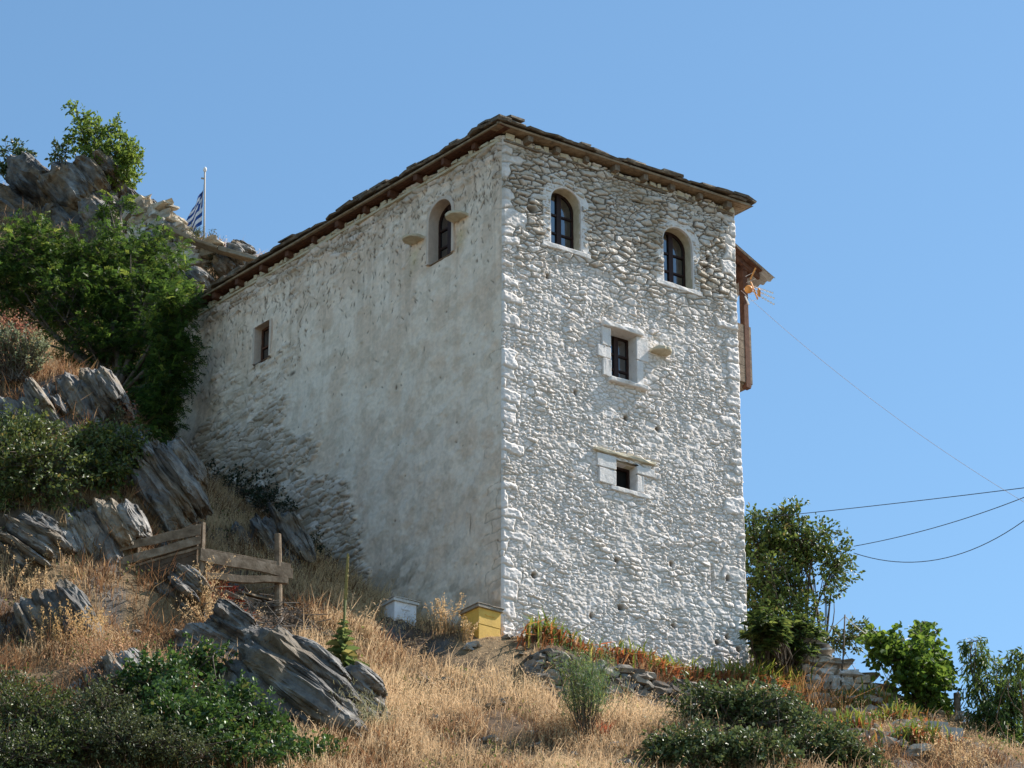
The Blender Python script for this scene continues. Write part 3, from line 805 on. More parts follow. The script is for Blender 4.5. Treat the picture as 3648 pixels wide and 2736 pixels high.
for org, d, n, L, nr, kind in EAVES:
    W_ = Wp(org, d, n); og = np.array([org[0], org[1], 0.0]); a, b, u = d3(d), d3(n), UP
    mb = MB()
    # soffit boards, laid along the eave
    for k in range(2):
        x = -OV
        while x < L + OV * .8:
            w_ = random.uniform(1.6, 2.8); x1 = min(x + w_, L + OV * .8)
            mb.box(og, a, b, u, x, x1 - .01, .0 + k * .12, .114 + k * .12, ZT + .05 + random.uniform(0, .008), ZT + .07); x += w_
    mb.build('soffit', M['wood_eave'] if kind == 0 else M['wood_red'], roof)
    mb = MB(); x = -OV - .02
    while x < L + OV:
        x1 = min(x + random.uniform(2.4, 3.4), L + OV)
        mb.box(og, a, b, u, x, x1 - .012, OV - .03, OV + .02, ZT + .055, ZT + .10, jit=.008); x = x1
    mb.build('fascia_board', M['wood_eave'], roof, bevel=.008)
    mb = MB(); x = .02
    while x < L - .1:
        x1 = min(x + random.uniform(1.8, 3.0), L - .05)
        mb.box(og, a, b, u, x, x1 - .01, .0, .07, ZT - .135, ZT - .085, jit=.008); x = x1
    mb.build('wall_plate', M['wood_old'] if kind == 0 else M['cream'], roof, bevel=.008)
    for i in range(nr):
        mb = MB(); x = (i + .75) / nr * (L - .1); hw = random.uniform(.045, .06)
        mb.box(og, a, b, u, x - hw, x + hw, -.02, OV - .04 + random.uniform(-.04, .03), ZT - .075, ZT + .048, jit=.006)
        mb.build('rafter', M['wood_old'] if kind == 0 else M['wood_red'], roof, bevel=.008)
    # packing stones between the rafters
    mb = MB(); x = .05
    while x < L - .1:
        w_ = random.uniform(.08, .22); mb.box(og, a, b, u, x, x + w_, .0, random.uniform(.05, .1), ZT - .08, ZT + random.uniform(-.04, .035), jit=.018); x += w_ + random.uniform(.01, .12)
    mb.build('packing_stone', M['cream'], roof, bevel=.02)

# ---- timber balcony on the far right side
PR = Wp(B_, DL, NR)
og = np.array([*B_, 0.0]); a3, n3 = d3(DL), d3(NR)
mb = MB()
for zz in np.arange(25.45, 26.5, .175): mb.box(og, a3, n3, UP, .45, .48, .0, .80, zz, zz + .168)
for i in range(12): mb.box(og, a3, n3, UP, .49 + i * .18, .66 + i * .18, .78, .81, 25.42, 26.52)
mb.box(og, a3, n3, UP, .49, 2.6, .0, .775, 25.42, 25.5)
bal = mb.build('balcony', M['wood_old'], house); bal['label'] = 'timber balcony with corrugated roof'
for t_, k in ((.5, .68), (2.5, .68)):
    mb = MB(); mb.box(og, a3, n3, UP, t_ - .06, t_ + .06, k - .06, k + .07, 25.35, 28.0); mb.build('post', M['wood_red'], bal, bevel=.01)
mb = MB()
V = []
nc = 60
for i in range(nc + 1):
    t_ = .25 + 2.7 * i / nc; w_ = .025 * math.sin(i * 1.5)
    for k, z in ((-.02, 28.35), (1.32, 27.82)): V += [PR(t_, z + w_, k), PR(t_, z + w_ + .008, k)]
Fs = []
for i in range(nc): Fs += [(4 * i, 4 * i + 4, 4 * i + 6, 4 * i + 2), (4 * i + 1, 4 * i + 3, 4 * i + 7, 4 * i + 5), (4 * i + 2, 4 * i + 6, 4 * i + 7, 4 * i + 3)]
mb.add(V, Fs); mb.build('corrugated_sheet', plain('corrugated_sheet_metal', (.45, .44, .42), .5), bal)
mb = MB()
for t_ in (.4, 1.4, 2.5):
    mb.add([PR(t_, 28.3, 0), PR(t_, 27.88, 1.05), PR(t_, 27.78, 1.05), PR(t_, 28.18, 0), PR(t_ + .07, 28.3, 0), PR(t_ + .07, 27.88, 1.05), PR(t_ + .07, 27.78, 1.05), PR(t_ + .07, 28.18, 0)],
           [(0, 1, 2, 3), (7, 6, 5, 4), (0, 4, 5, 1), (1, 5, 6, 2), (2, 6, 7, 3), (3, 7, 4, 0)])
mb.add([PR(.3, 28.31, .01), PR(2.9, 28.31, .01), PR(2.9, 27.9, 1.02), PR(.3, 27.9, 1.02), PR(.3, 28.33, .01), PR(2.9, 28.33, .01), PR(2.9, 27.92, 1.02), PR(.3, 27.92, 1.02)],
       [(0, 1, 2, 3), (7, 6, 5, 4), (0, 4, 5, 1), (1, 5, 6, 2), (2, 6, 7, 3), (3, 7, 4, 0)])
mb.box(og, a3, n3, UP, .42, 2.6, .62, .76, 27.86, 27.98)
mb.build('roof_boarding', M['wood_red'], bal)
# ------------------------------------------------------------------ plants
def unit(v): return v / (np.linalg.norm(v, axis=-1, keepdims=True) + 1e-9)

def leaf_mesh(pos, axis, nrm, L, Wd, fold=.25, droop=.0):
    """pointed oval leaves, two quads folded along the midrib"""
    n = len(pos); axis = unit(axis); nrm = unit(nrm - axis * np.sum(axis * nrm, -1, keepdims=True)); side = np.cross(axis, nrm)
    L = np.broadcast_to(L, n)[:, None]; Wd = np.broadcast_to(Wd, n)[:, None]
    tip = pos + axis * L - np.array([0, 0, 1]) * droop * L
    a = pos + axis * L * .3; b = pos + axis * L * .68 - np.array([0, 0, 1]) * droop * .4 * L
    up = nrm * Wd * fold
    V = np.stack([pos, a + side * Wd * .5 + up, b + side * Wd * .42 + up, tip, b - side * Wd * .42 + up, a - side * Wd * .5 + up], 1).reshape(-1, 3)
    i = np.arange(n)[:, None] * 6
    Fq = np.concatenate([i + np.array([0, 1, 2, 3]), i + np.array([0, 3, 4, 5])], 0)
    return V, Fq

def leafcols(rs, n, cols, per):
    w = np.array([c[3] for c in cols], float); w /= w.sum()
    k = rs.choice(len(cols), n, p=w); c = np.array([c[:3] for c in cols])[k] * rs.uniform(.7, 1.3, (n, 1))
    return np.repeat(c, per, 0)

GREEN = [(.055, .11, .02, 6), (.09, .16, .028, 3), (.035, .075, .016, 4), (.16, .17, .03, .6)]
DARKG = [(.045, .08, .025, 6), (.065, .105, .034, 4), (.028, .052, .018, 4), (.11, .10, .04, .8)]
BRIGHT = [(.05, .11, .024, 6), (.08, .15, .03, 4), (.034, .075, .018, 3), (.14, .16, .04, .7)]
OLIVE = [(.085, .12, .03, 5), (.12, .155, .038, 4), (.055, .08, .022, 4), (.21, .18, .05, .8)]

def tree(name, label, cat, base, lobes, seed, leafL=.07, leafW=.038, cols=GREEN, mat='leaf', twig_leaves=11, spread=.13, trunk_r=.09, group=None, hang=0.0, branch_n=None, stems=1, droop=.05, fine=None, bare=0):
    """lobes: (centre xyz, rx, ry, rz, twigs); trunk and limbs are one part, the crown of loose leaves another"""
    rs = np.random.default_rng(seed)
    base = np.asarray(base, float)
    root = empty(name, base, label, cat, group)
    mb = MB(); LP, LA = [], []
    cen = np.mean([l[0] for l in lobes], 0)
    fork = base + (cen - base) * .35
    def bez(a, c, n=6, w=.12):
        d = np.linalg.norm(c - a); m = (a + c) / 2 + rs.normal(0, w * d, 3) - np.array([0, 0, .05 * d])
        t = np.linspace(0, 1, n)[:, None]
        return (1 - t) ** 2 * a + 2 * t * (1 - t) * m + t * t * c
    if stems == 1: mb.tube(bez(base - UP * .2, fork, 6, .06), np.linspace(trunk_r, trunk_r * .7, 6), 7)
    for li, (c, rx, ry, rz, nt_) in enumerate(lobes):
        c = np.asarray(c, float); rr = np.array([rx, ry, rz])
        st = fork if stems == 1 else base + rs.normal(0, .12, 3) * np.array([1, 1, .1])
        limb = bez(st, c, 8, .1); r0 = trunk_r * (.55 if stems == 1 else .4)
        mb.tube(limb, np.linspace(r0, r0 * .3, 8), 5)
        # secondary branches then twigs
        nb = max(3, int(nt_ / 22))
        tips = []
        for b in range(nb):
            q = c + rs.normal(0, .5, 3) * rr
            s0 = limb[rs.integers(3, 8)]; br = bez(s0, q, 5, .15)
            mb.tube(br, np.linspace(r0 * .32, .006, 5), 4, caps=False); tips.append(br)
        for k in range(nt_):
            v = unit(rs.normal(0, 1, 3)); rad = rs.random() ** .42 * (1 + .16 * rs.normal())
            q = c + v * rr * rad
            br = tips[rs.integers(nb)]; dd = np.linalg.norm(br - q, axis=1); s0 = br[int(np.argmin(dd))]
            dirn = unit(.65 * unit(q - s0) + .45 * v + rs.normal(0, .3, 3) - UP * hang)
            l = spread * rs.uniform(1.0, 2.2)
            if k % 3 == 0: mb.tube([s0, (s0 + q) / 2 + rs.normal(0, .04, 3), q, q + dirn * l * .7], [.009, .007, .005, .003], 3, caps=False)
            t = rs.random((twig_leaves, 1)) ** .7
            p = q + dirn * l * (t - .35) + rs.normal(0, .16 * spread, (twig_leaves, 3)) - UP * hang * .5 * l * t * t
            LP.append(p); LA.append(unit(dirn * .7 + rs.normal(0, .75, (twig_leaves, 3)) - UP * hang))
        for k in range(bare):
            q = c + unit(rs.normal(0, 1, 3)) * rr * rs.uniform(.9, 1.25); s0 = tips[rs.integers(nb)][2]
            mb.tube(bez(s0, q, 5, .1), np.linspace(.008, .003, 5), 3, caps=False)
    pos = np.concatenate(LP); ax = np.concatenate(LA); n = len(pos)
    nr = unit(rs.normal(0, .75, (n, 3)) + UP * .75)
    sz = rs.uniform(.65, 1.25, n)
    if fine is None:
        V, Fq = leaf_mesh(pos, ax, nr, leafL * sz, leafW * sz, .18, droop); col = leafcols(rs, n, cols, 6)
    else:
        # feathery compound leaves: pairs of leaflets along a drooping midrib
        m = fine; fl = leafL * sz
        nr = unit(rs.normal(0, .45, (n, 3)) + UP); ax = unit(ax); side = unit(np.cross(ax, nr))
        P_, A_, N_ = [], [], []
        for k in range(m):
            t = (k + 1) / m
            c0 = pos + ax * (fl * t)[:, None] - UP * (.35 * fl * t * t)[:, None]
            for sg in (-1, 1):
                P_.append(c0); A_.append(side * sg + ax * .45); N_.append(nr)
        nn = n * m * 2
        cc = leafcols(rs, n, cols, 1)
        V, Fq = leaf_mesh(np.concatenate(P_), np.concatenate(A_) + rs.normal(0, .15, (nn, 3)), np.concatenate(N_) + rs.normal(0, .25, (nn, 3)), leafW * rs.uniform(.8, 1.2, nn), leafW * .42, .1)
        col = np.repeat(np.tile(cc, (2 * m, 1)), 6, 0)
    mb.build('trunk' if stems == 1 else 'stems', M['bark'], root, smooth=True)
    mesh_np('crown', V, Fq, M[mat], root, col=col, smooth=False)
    return root

def lobe(px, py, Y, rx, ry, twigs, depth=None):
    k = mpp(px, py, Y)
    if Y < 59.5: Y = min(Y, hit(px, py)[1] - .75 * (depth if depth is not None else (rx + ry) * .5 * k))
    return (P(px, py, Y), rx * k, (depth if depth is not None else (rx + ry) * .5 * k), ry * k, twigs)

# --- the big locust tree in front of the far end of the house
LOC = [(.05, .105, .018, 6), (.085, .15, .024, 3), (.028, .062, .013, 5), (.15, .2, .035, 1.2)]
lt = [lobe(110, 900, 61.2, 150, 120, 240), lobe(330, 930, 61.6, 150, 110, 230), lobe(520, 900, 62.2, 110, 80, 100), lobe(230, 1080, 61, 200, 110, 300), lobe(480, 1080, 61.2, 170, 120, 280),
      lobe(600, 1010, 61.6, 80, 110, 120), lobe(350, 1240, 60.8, 150, 100, 220), lobe(560, 1250, 60.6, 130, 130, 260), lobe(520, 1400, 60.3, 110, 120, 200), lobe(560, 1520, 60.2, 60, 60, 60), lobe(620, 1090, 58.7, 70, 70, 110), lobe(610, 1230, 58.6, 70, 80, 130), lobe(590, 1370, 58.5, 70, 80, 130), lobe(560, 1490, 58.5, 60, 70, 80), lobe(665, 1290, 58.4, 30, 60, 26), lobe(520, 1570, 58.4, 40, 30, 24), lobe(20, 1030, 61, 90, 120, 130), lobe(430, 730, 63.5, 60, 35, 22), lobe(350, 770, 63.5, 40, 30, 14)]
g = np.array([-8.2, 60.2, tz1(-8.2, 60.2)])
tree('locust_tree', 'large feathery leaved locust tree hiding the far end of the house', 'tree', g, lt, 31, .20, .052, LOC, 'softleaf', 6, .2, .16, fine=7, droop=0, bare=2)
# --- hilltop
tree('hilltop_tree', 'small bright green tree growing out of the pointed crag', 'tree', P(380, 700, 70.3), [lobe(330, 490, 70.0, 85, 60, 110), lobe(300, 420, 70.0, 25, 20, 10), lobe(270, 395, 70.0, 20, 15, 7), lobe(390, 580, 70.0, 100, 80, 190), lobe(450, 560, 70.0, 45, 70, 80), lobe(400, 450, 70.0, 22, 30, 14), lobe(430, 620, 70.0, 60, 40, 40)], 32, .105, .055, [(.12, .19, .03, 5), (.17, .24, .04, 3), (.08, .13, .025, 3)], 'softleaf', 12, .16, .06)
tree('hilltop_shrub', 'dark grey green shrub on the skyline at the left edge', 'shrub', P(40, 640, 72), [lobe(50, 560, 72, 55, 60, 60), lobe(20, 600, 72, 40, 30, 25), lobe(85, 560, 72, 20, 30, 12)], 33, .11, .06, DARKG, 'leaf', 9, .15, .05)
tree('hilltop_shrub', 'tiny dark shrub between two crag tops left of the bright tree', 'shrub', P(220, 600, 71.5), [lobe(205, 545, 71.5, 28, 40, 26), lobe(240, 530, 71.6, 20, 18, 8)], 34, .11, .055, DARKG, 'leaf', 8, .12, .03)
tree('broom_bush', 'dark fine stemmed broom bush under the hilltop wall ledge', 'shrub', hit(700, 960, 66), [lobe(690, 885, 67.6, 95, 38, 150, .8), lobe(765, 935, 67.2, 40, 40, 70, .6)], 35, .12, .014, [(.035, .05, .016, 5), (.06, .07, .025, 3), (.12, .1, .05, 1)], 'softleaf', 14, .16, .03, stems=2)
# --- left slope
def at_hit(px, py, y0=41.5): return hit(px, py, y0)
tree('evergreen_oak_shrub', 'leathery oak scrub filling the left edge under the schist block', 'shrub', hit(120, 1780), [lobe(90, 1560, 57.2, 120, 90, 240), lobe(150, 1690, 56.6, 150, 110, 368), lobe(40, 1650, 56.6, 100, 130, 272), lobe(300, 1620, 57, 80, 70, 144), lobe(30, 1780, 55.8, 60, 50, 80)], 41, .075, .042, OLIVE, 'leaf', 10, .15, .05, stems=3)
tree('evergreen_oak_shrub', 'rounded green shrub with yellowing leaves beside the shaded schist slope', 'shrub', hit(400, 1730), [lobe(400, 1600, 57.4, 100, 75, 304), lobe(350, 1690, 57.0, 90, 60, 208), lobe(440, 1660, 57, 50, 50, 96)], 42, .075, .042, [(.06, .10, .02, 5), (.1, .13, .025, 3), (.035, .06, .015, 4), (.22, .19, .03, 1)], 'leaf', 11, .15, .05, stems=3, hang=.2)
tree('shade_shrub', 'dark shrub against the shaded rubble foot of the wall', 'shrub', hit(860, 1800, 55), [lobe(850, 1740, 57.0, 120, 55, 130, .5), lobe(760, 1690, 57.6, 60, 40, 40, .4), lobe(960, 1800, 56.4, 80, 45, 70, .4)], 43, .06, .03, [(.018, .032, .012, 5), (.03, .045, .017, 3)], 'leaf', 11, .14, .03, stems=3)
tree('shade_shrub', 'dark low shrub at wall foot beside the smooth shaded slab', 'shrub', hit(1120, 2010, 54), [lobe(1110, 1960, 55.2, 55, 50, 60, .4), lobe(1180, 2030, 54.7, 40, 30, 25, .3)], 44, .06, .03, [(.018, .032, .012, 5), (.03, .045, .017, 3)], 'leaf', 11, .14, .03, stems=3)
tree('maple_shrub', 'bright green glossy shrub below the pale fractured boulder', 'shrub', hit(680, 2736), [lobe(690, 2400, 48.2, 120, 90, 220), lobe(560, 2450, 48.0, 130, 100, 260), lobe(800, 2560, 47.8, 150, 110, 340), lobe(650, 2590, 47.4, 170, 120, 380), lobe(930, 2630, 47.4, 100, 90, 190), lobe(860, 2710, 47, 170, 80, 260), lobe(1120, 2710, 46.8, 90, 60, 110), lobe(1000, 2690, 46.9, 90, 70, 120)], 45, .075, .052, BRIGHT, 'leaf', 13, .16, .08)
tree('dark_oak_scrub', 'dark olive scrub in the bottom left corner', 'shrub', hit(150, 2736), [lobe(90, 2560, 47.0, 150, 110, 420), lobe(60, 2690, 46.6, 160, 90, 360), lobe(20, 2460, 47.4, 80, 70, 150), lobe(240, 2650, 46.7, 130, 90, 300)], 46, .05, .028, OLIVE[:3] + [(.05, .065, .022, 4)], 'leaf', 12, .14, .06, stems=3)
tree('dark_oak_scrub', 'fine leaved dark scrub in front of the bright green shrub', 'shrub', hit(430, 2736), [lobe(350, 2550, 47.0, 130, 90, 330), lobe(450, 2650, 46.4, 200, 100, 560), lobe(640, 2700, 46.2, 140, 70, 260)], 47, .05, .026, [(.075, .095, .035, 5), (.11, .13, .045, 4), (.05, .065, .025, 4)], 'leaf', 12, .14, .06, stems=3)
# --- right
tree('glossy_oak_shrub', 'glossy evergreen shrub in front of the dry stone terrace wall', 'shrub', hit(2750, 2720), [lobe(2560, 2530, 48.6, 150, 85, 323), lobe(2730, 2550, 48.6, 160, 95, 380), lobe(2450, 2680, 47.8, 150, 80, 323), lobe(2680, 2700, 47.6, 180, 80, 437), lobe(2920, 2680, 48.2, 150, 90, 361), lobe(2340, 2690, 47.8, 60, 45, 68), lobe(3050, 2720, 48.4, 100, 50, 133)], 51, .075, .042, [(.085, .125, .04, 5), (.13, .165, .055, 4), (.055, .085, .03, 4), (.16, .14, .05, .8)], 'leaf', 12, .16, .06, stems=3)
tree('oak_tree', 'open crowned oak standing behind the right corner of the house', 'tree', np.array([6.2, 61, tz1(6.2, 61)]), [lobe(2710, 1930, 60.5, 100, 90, 230), lobe(2800, 1850, 60.5, 60, 65, 90), lobe(2900, 1930, 60.5, 80, 70, 110), lobe(2980, 2010, 60.5, 60, 75, 85), lobe(2830, 1970, 60.8, 80, 70, 130), lobe(2810, 2090, 60.4, 70, 60, 90), lobe(2770, 2240, 59.8, 100, 60, 130), lobe(2880, 2270, 59.8, 70, 50, 70), lobe(2960, 2110, 60.3, 40, 35, 16), lobe(2720, 2090, 60.2, 100, 110, 260), lobe(2700, 2210, 60, 80, 90, 130), lobe(2680, 1850, 60.5, 35, 25, 14), lobe(2850, 1990, 60.5, 60, 40, 34), lobe(2850, 2180, 60, 60, 60, 60)], 52, .085, .05, [(.085, .14, .028, 5), (.13, .18, .036, 4), (.05, .085, .02, 3), (.2, .17, .05, .6)], 'leaf', 10, .18, .10)
# broad leaved shrub: rosettes of long leaves
def rosettes(name, label, cat, base, cl, seed, n_ros, L, Wd, cols, mat='softleaf', k=11, group=None):
    rs = np.random.default_rng(seed); base = np.asarray(base, float); root = empty(name, base, label, cat, group)
    mb = MB(); PP, AA, NN = [], [], []
    for c, rx, ry, rz, w in cl:
        for i in range(int(n_ros * w)):
            v = unit(rs.normal(0, 1, 3)); q = c + v * np.array([rx, ry, rz]) * rs.random() ** .4
            mb.tube([base + rs.normal(0, .1, 3) * (1, 1, 0), (base + q) / 2 + rs.normal(0, .12, 3), q], [.02, .014, .007], 4, caps=False)
            d = unit(v * .5 + UP * .8)
            for j in range(k):
                a = 2.4 * j + rs.random(); t = unit(np.cross(d, [.3, .9, .1])); b = np.cross(d, t); el = rs.uniform(.1, .9)
                A_ = (t * math.cos(a) + b * math.sin(a)) * math.cos(el) + d * math.sin(el)
                PP.append(q - d * .01 * j); AA.append(A_); NN.append(d + rs.normal(0, .2, 3))
    n = len(PP); sz = rs.uniform(.7, 1.2, n)
    V, Fq = leaf_mesh(np.array(PP), np.array(AA), np.array(NN), L * sz, Wd * sz, .2, .25)
    mb.build('stems', M['bark'], root, smooth=True); mesh_np('crown', V, Fq, M[mat], root, col=leafcols(rs, n, cols, 6))
    return root
rosettes('loquat_bush', 'broad leaved bush at the foot of the oak by the house corner', 'shrub', hit(2760, 2350, 54), [(*lobe(2730, 2240, 58, 80, 70, 0)[:4], 1.0), (*lobe(2850, 2260, 58, 80, 60, 0)[:4], 1.0), (*lobe(2790, 2310, 57.6, 110, 40, 0)[:4], .8)], 53, 60, .19, .06, [(.05, .085, .02, 5), (.10, .13, .03, 3), (.035, .06, .018, 3)])
tree('low_oak_bush', 'small round bush behind the ruined wall, left of the vine', 'shrub', np.array([8.6, 59.5, tz1(8.6, 59.5)]), [lobe(3030, 2270, 59.5, 80, 45, 70), lobe(3080, 2250, 59.5, 30, 30, 16), lobe(2960, 2290, 59.5, 50, 25, 24)], 54, .075, .045, OLIVE, 'leaf', 9, .14, .04, stems=2)
tree('grape_vine', 'light green grape vine climbing the dark post beyond the ruined wall', 'vine', hit(3270, 2520, 54.5), [lobe(3190, 2330, 57.5, 70, 45, 60), lobe(3290, 2310, 57.3, 40, 70, 60), lobe(3290, 2240, 57.2, 20, 25, 10), lobe(3280, 2430, 56.8, 80, 80, 130), lobe(3340, 2420, 56.6, 45, 60, 50), lobe(3320, 2540, 56, 60, 45, 60), lobe(3140, 2290, 57.8, 50, 30, 30)], 55, .11, .10, [(.075, .14, .02, 5), (.12, .19, .028, 4), (.05, .10, .018, 2)], 'softleaf', 9, .22, .05, stems=2)
tree('almond_tree', 'drooping narrow leaved tree at the right edge of the picture', 'tree', P(3640, 2850, 55.5), [lobe(3600, 2450, 55.5, 90, 100, 120), lobe(3480, 2350, 55.6, 35, 70, 40), lobe(3460, 2290, 55.6, 30, 20, 10), lobe(3620, 2350, 55.4, 40, 40, 26), lobe(3560, 2560, 55.2, 120, 90, 190), lobe(3500, 2440, 55.3, 50, 40, 24), lobe(3600, 2680, 55, 110, 60, 120)], 56, .13, .034, [(.07, .12, .025, 5), (.11, .165, .035, 4), (.045, .08, .02, 3)], 'softleaf', 11, .2, .07, hang=.8, droop=.15)
# --- euphorbias with rusty seed heads
def euphorbia(label, base, c, rx, ry, seed, heads, nst=120):
    rs = np.random.default_rng(seed); base = np.asarray(base, float)
    root = empty('euphorbia_bush', base, label, 'plant', 'euphorbia bushes on the left slope')
    mb, PP, AA, HP, HA = MB(), [], [], [], []
    for i in range(nst):
        v = unit(rs.normal(0, 1, 3) + UP * .3); q = c + v * np.array([rx, (rx + ry) / 2, ry]) * rs.uniform(.6, 1.05)
        mb.tube([base + rs.normal(0, .12, 3) * (1, 1, .2), (base + q) / 2 + rs.normal(0, .05, 3), q], [.01, .008, .006], 3, caps=False)
        d = unit(q - base)
        for j in range(16):
            PP.append(q - d * .011 * j); AA.append(d * .5 + unit(rs.normal(0, 1, 3)))
    for hx in heads:
        for j in range(120):
            HP.append(hx + rs.normal(0, 1, 3) * (.11, .11, .09)); HA.append(rs.normal(0, 1, 3) + UP * .6)
    V, Fq = leaf_mesh(np.array(PP), np.array(AA), rs.normal(0, 1, (len(PP), 3)), .075, .02, .1)
    mb.build('stems', M['bark'], root); mesh_np('foliage', V, Fq, M['softleaf'], root, col=leafcols(rs, len(PP), [(.15, .185, .10, 4), (.22, .25, .15, 2), (.22, .17, .07, 1.5)], 6))
    V, Fq = leaf_mesh(np.array(HP), np.array(HA), rs.normal(0, 1, (len(HP), 3)), .045, .03, .1)
    mesh_np('seed_heads', V, Fq, M['softleaf'], root, col=leafcols(rs, len(HP), [(.19, .085, .05, 3), (.27, .15, .08, 2)], 6))
b = hit(60, 1370); YE = b[1]
euphorbia('large grey green euphorbia with rusty heads at the left edge', b, P(50, 1250, YE), 130 * mpp(50, 1250, YE), 95 * mpp(50, 1250, YE), 61, [P(10, 1140, YE), P(70, 1160, YE), P(85, 1190, YE - .2), P(25, 1225, YE - .3)], 260)
b = hit(410, 1540); YE = b[1]
euphorbia('small euphorbia with red brown heads beside the sunlit schist ridge', b, P(410, 1470, YE), 45 * mpp(400, 1470, YE), 50 * mpp(400, 1470, YE), 62, [P(380, 1420, YE), P(420, 1430, YE), P(450, 1470, YE)], 70)

# --- fennel, mullein, irises, dead stalks
def fennel(label, base, h, w, seed, n=70, cols=((.10, .17, .06, 4), (.2, .22, .05, 2), (.07, .12, .05, 3))):
    rs = np.random.default_rng(seed); base = np.asarray(base, float)
    root = empty('fennel_plant', base, label, 'plant', None); mb = MB(); PP, AA = [], []
    for i in range(n):
        q = base + np.array([rs.normal(0, w), rs.normal(0, w), h * rs.uniform(.35, 1.05)])
        mb.tube([base + rs.normal(0, .05, 3) * (1, 1, 0), base * .5 + q * .5 + rs.normal(0, .04, 3), q], [.009, .006, .003], 3, caps=False)
        p = q + rs.normal(0, .09, (60, 3)) * (1, 1, 1.3); PP.append(p); AA.append(rs.normal(0, .6, (60, 3)) + UP * .8)
    PP, AA = np.concatenate(PP), np.concatenate(AA)
    V, Fq = leaf_mesh(PP, AA, rs.normal(0, 1, PP.shape), .10, .007, .05)
    mb.build('stems', M['bark'], root); mesh_np('foliage', V, Fq, M['softleaf'], root, col=leafcols(rs, len(PP), list(cols), 6))
b = hit(2080, 2640); fennel('feathery green fennel growing against the dry stone terrace wall', b, 1.25, .2, 71)
b = hit(1290, 2640); fennel('pale grey green wispy plant at right end of schist outcrop', b, .55, .22, 72, 34, ((.2, .21, .12, 3), (.28, .26, .13, 2)))

def mullein(base, top, label):
    rs = np.random.default_rng(73); base, top = np.asarray(base, float), np.asarray(top, float)
    root = empty('mullein_plant', base, label, 'plant'); h = top[2] - base[2]
    lean = (top - base) / h
    mb = MB(); mb.tube([base - UP * .1, base + lean * h * .5, top], [.03, .022, .013], 7); mb.build('stem', plain('mullein_stem', (.16, .17, .05)), root, smooth=True)
    mb = MB()
    for i in range(170):
        t = .62 + .38 * i / 170; p = base + lean * h * t; a = i * 2.4; r = .026 - .013 * (t - .62) / .38
        d = np.array([math.cos(a), math.sin(a), .5]); mb.box(p + d * r * .6, np.array([1, 0, 0.]), np.array([0, 1, 0.]), UP, -.011, .011, -.011, .011, -.013, .013, jit=.005)
    mb.build('seed_spike', plain('mullein_seed_spike', (.27, .22, .07)), root)
    PP, AA, SZ = [], [], []
    for i in range(95):
        t = (i / 95) ** 1.3; a = i * 2.4; el = .1 + .9 * t
        PP.append(base + lean * h * (.02 + .43 * t)); AA.append(np.array([math.cos(a) * math.cos(el), math.sin(a) * math.cos(el), math.sin(el)]) + rs.normal(0, .26, 3)); SZ.append(.42 * (1 - t) + .10)
    PP, AA, SZ = np.array(PP), np.array(AA), np.array(SZ)
    V, Fq = leaf_mesh(PP, AA, np.tile(UP, (len(PP), 1)) + rs.normal(0, .2, (len(PP), 3)), SZ * rs.uniform(.7, 1.15, len(SZ)), SZ * .3, .25, .42)
    col = leafcols(rs, len(PP), [(.085, .125, .04, 4), (.12, .155, .05, 3), (.22, .2, .06, 1)], 6)
    mesh_np('leaves', V, Fq, M['softleaf'], root, col=col)
b = hit(1215, 2400); b = P(1215, 2400, min(b[1], 50.0))
mullein(b, P(1240, 1975, b[1] + .12), 'tall mullein with a bare spike and a cone of green leaves')

def irises(label, base, n, spread_dir, w, seed, h=.42, green=.5, dead=True):
    rs = np.random.default_rng(seed); base = np.asarray(base, float); sd = d3(spread_dir)
    root = empty('iris_clump', base, label, 'plant', 'iris clumps on the terrace edges')
    def blades(n, hh, curl, cols, wd):
        off = rs.normal(0, w, (n, 1)) * sd + rs.normal(0, .10, (n, 3)) * (1, 1, 0)
        b0 = base + off; b0[:, 2] = tz(b0[:, 0], b0[:, 1]) - .02
        L = hh * rs.uniform(.55, 1.15, n)[:, None]; d = rs.normal(0, curl, (n, 3)); d[:, 2] = 0
        side = unit(np.stack([rs.normal(0, 1, n), rs.normal(0, .5, n), rs.normal(0, .1, n)], -1)) * wd
        pts = [b0, b0 + UP * L * .55 + d * L * .35, b0 + UP * L * (1 - 1.1 * curl) + d * L * 1.1]
        V = np.stack([pts[0] - side, pts[0] + side, pts[1] + side * .9, pts[1] - side * .9, pts[2]], 1).reshape(-1, 3)
        i = np.arange(n)[:, None] * 5
        return V, [i + np.array([0, 1, 2, 3]), i + np.array([3, 2, 4])], leafcols(rs, n, cols, 5)
    if green:
        V, Fq, c = blades(int(n * green * 1.8), h * 1.1, .22, [(.16, .20, .03, 4), (.10, .16, .03, 3), (.26, .24, .05, 2), (.3, .16, .04, 1)], .017)
        mesh_np('green_blades', V, Fq, M['softleaf'], root, col=c)
    V, Fq, c = blades(int(n * 1.5), h * .75, .55, [(.28, .10, .03, 4), (.36, .17, .05, 3), (.15, .06, .025, 3), (.4, .27, .12, 1)], .015)
    mesh_np('withered_blades', V, Fq, M['softleaf'], root, col=c)
def tp(s, n): q = A + DF * s + NF * n; return np.array([q[0], q[1], tz1(*q)])
irises('iris clump with yellow green blades between the two wooden hive lids', tp(.25, .95), 90, DF, .18, 81, 0.58, .5)
irises('rusty withered irises in front of the half hidden hive', tp(.9, 1.0), 110, DF, .22, 82, 0.52, .2)
irises('mostly brown iris clump just right of the half hidden hive', tp(1.9, 1.0), 110, DF, .25, 83, 0.52, .16)
irises('iris clump with tall green tips below the lowest window', tp(2.7, 1.0), 110, DF, .22, 84, 0.55, .35)
irises('brown trailing irises above the middle of the terrace wall', tp(3.4, 1.05), 130, DF, .25, 85, 0.52, .12)
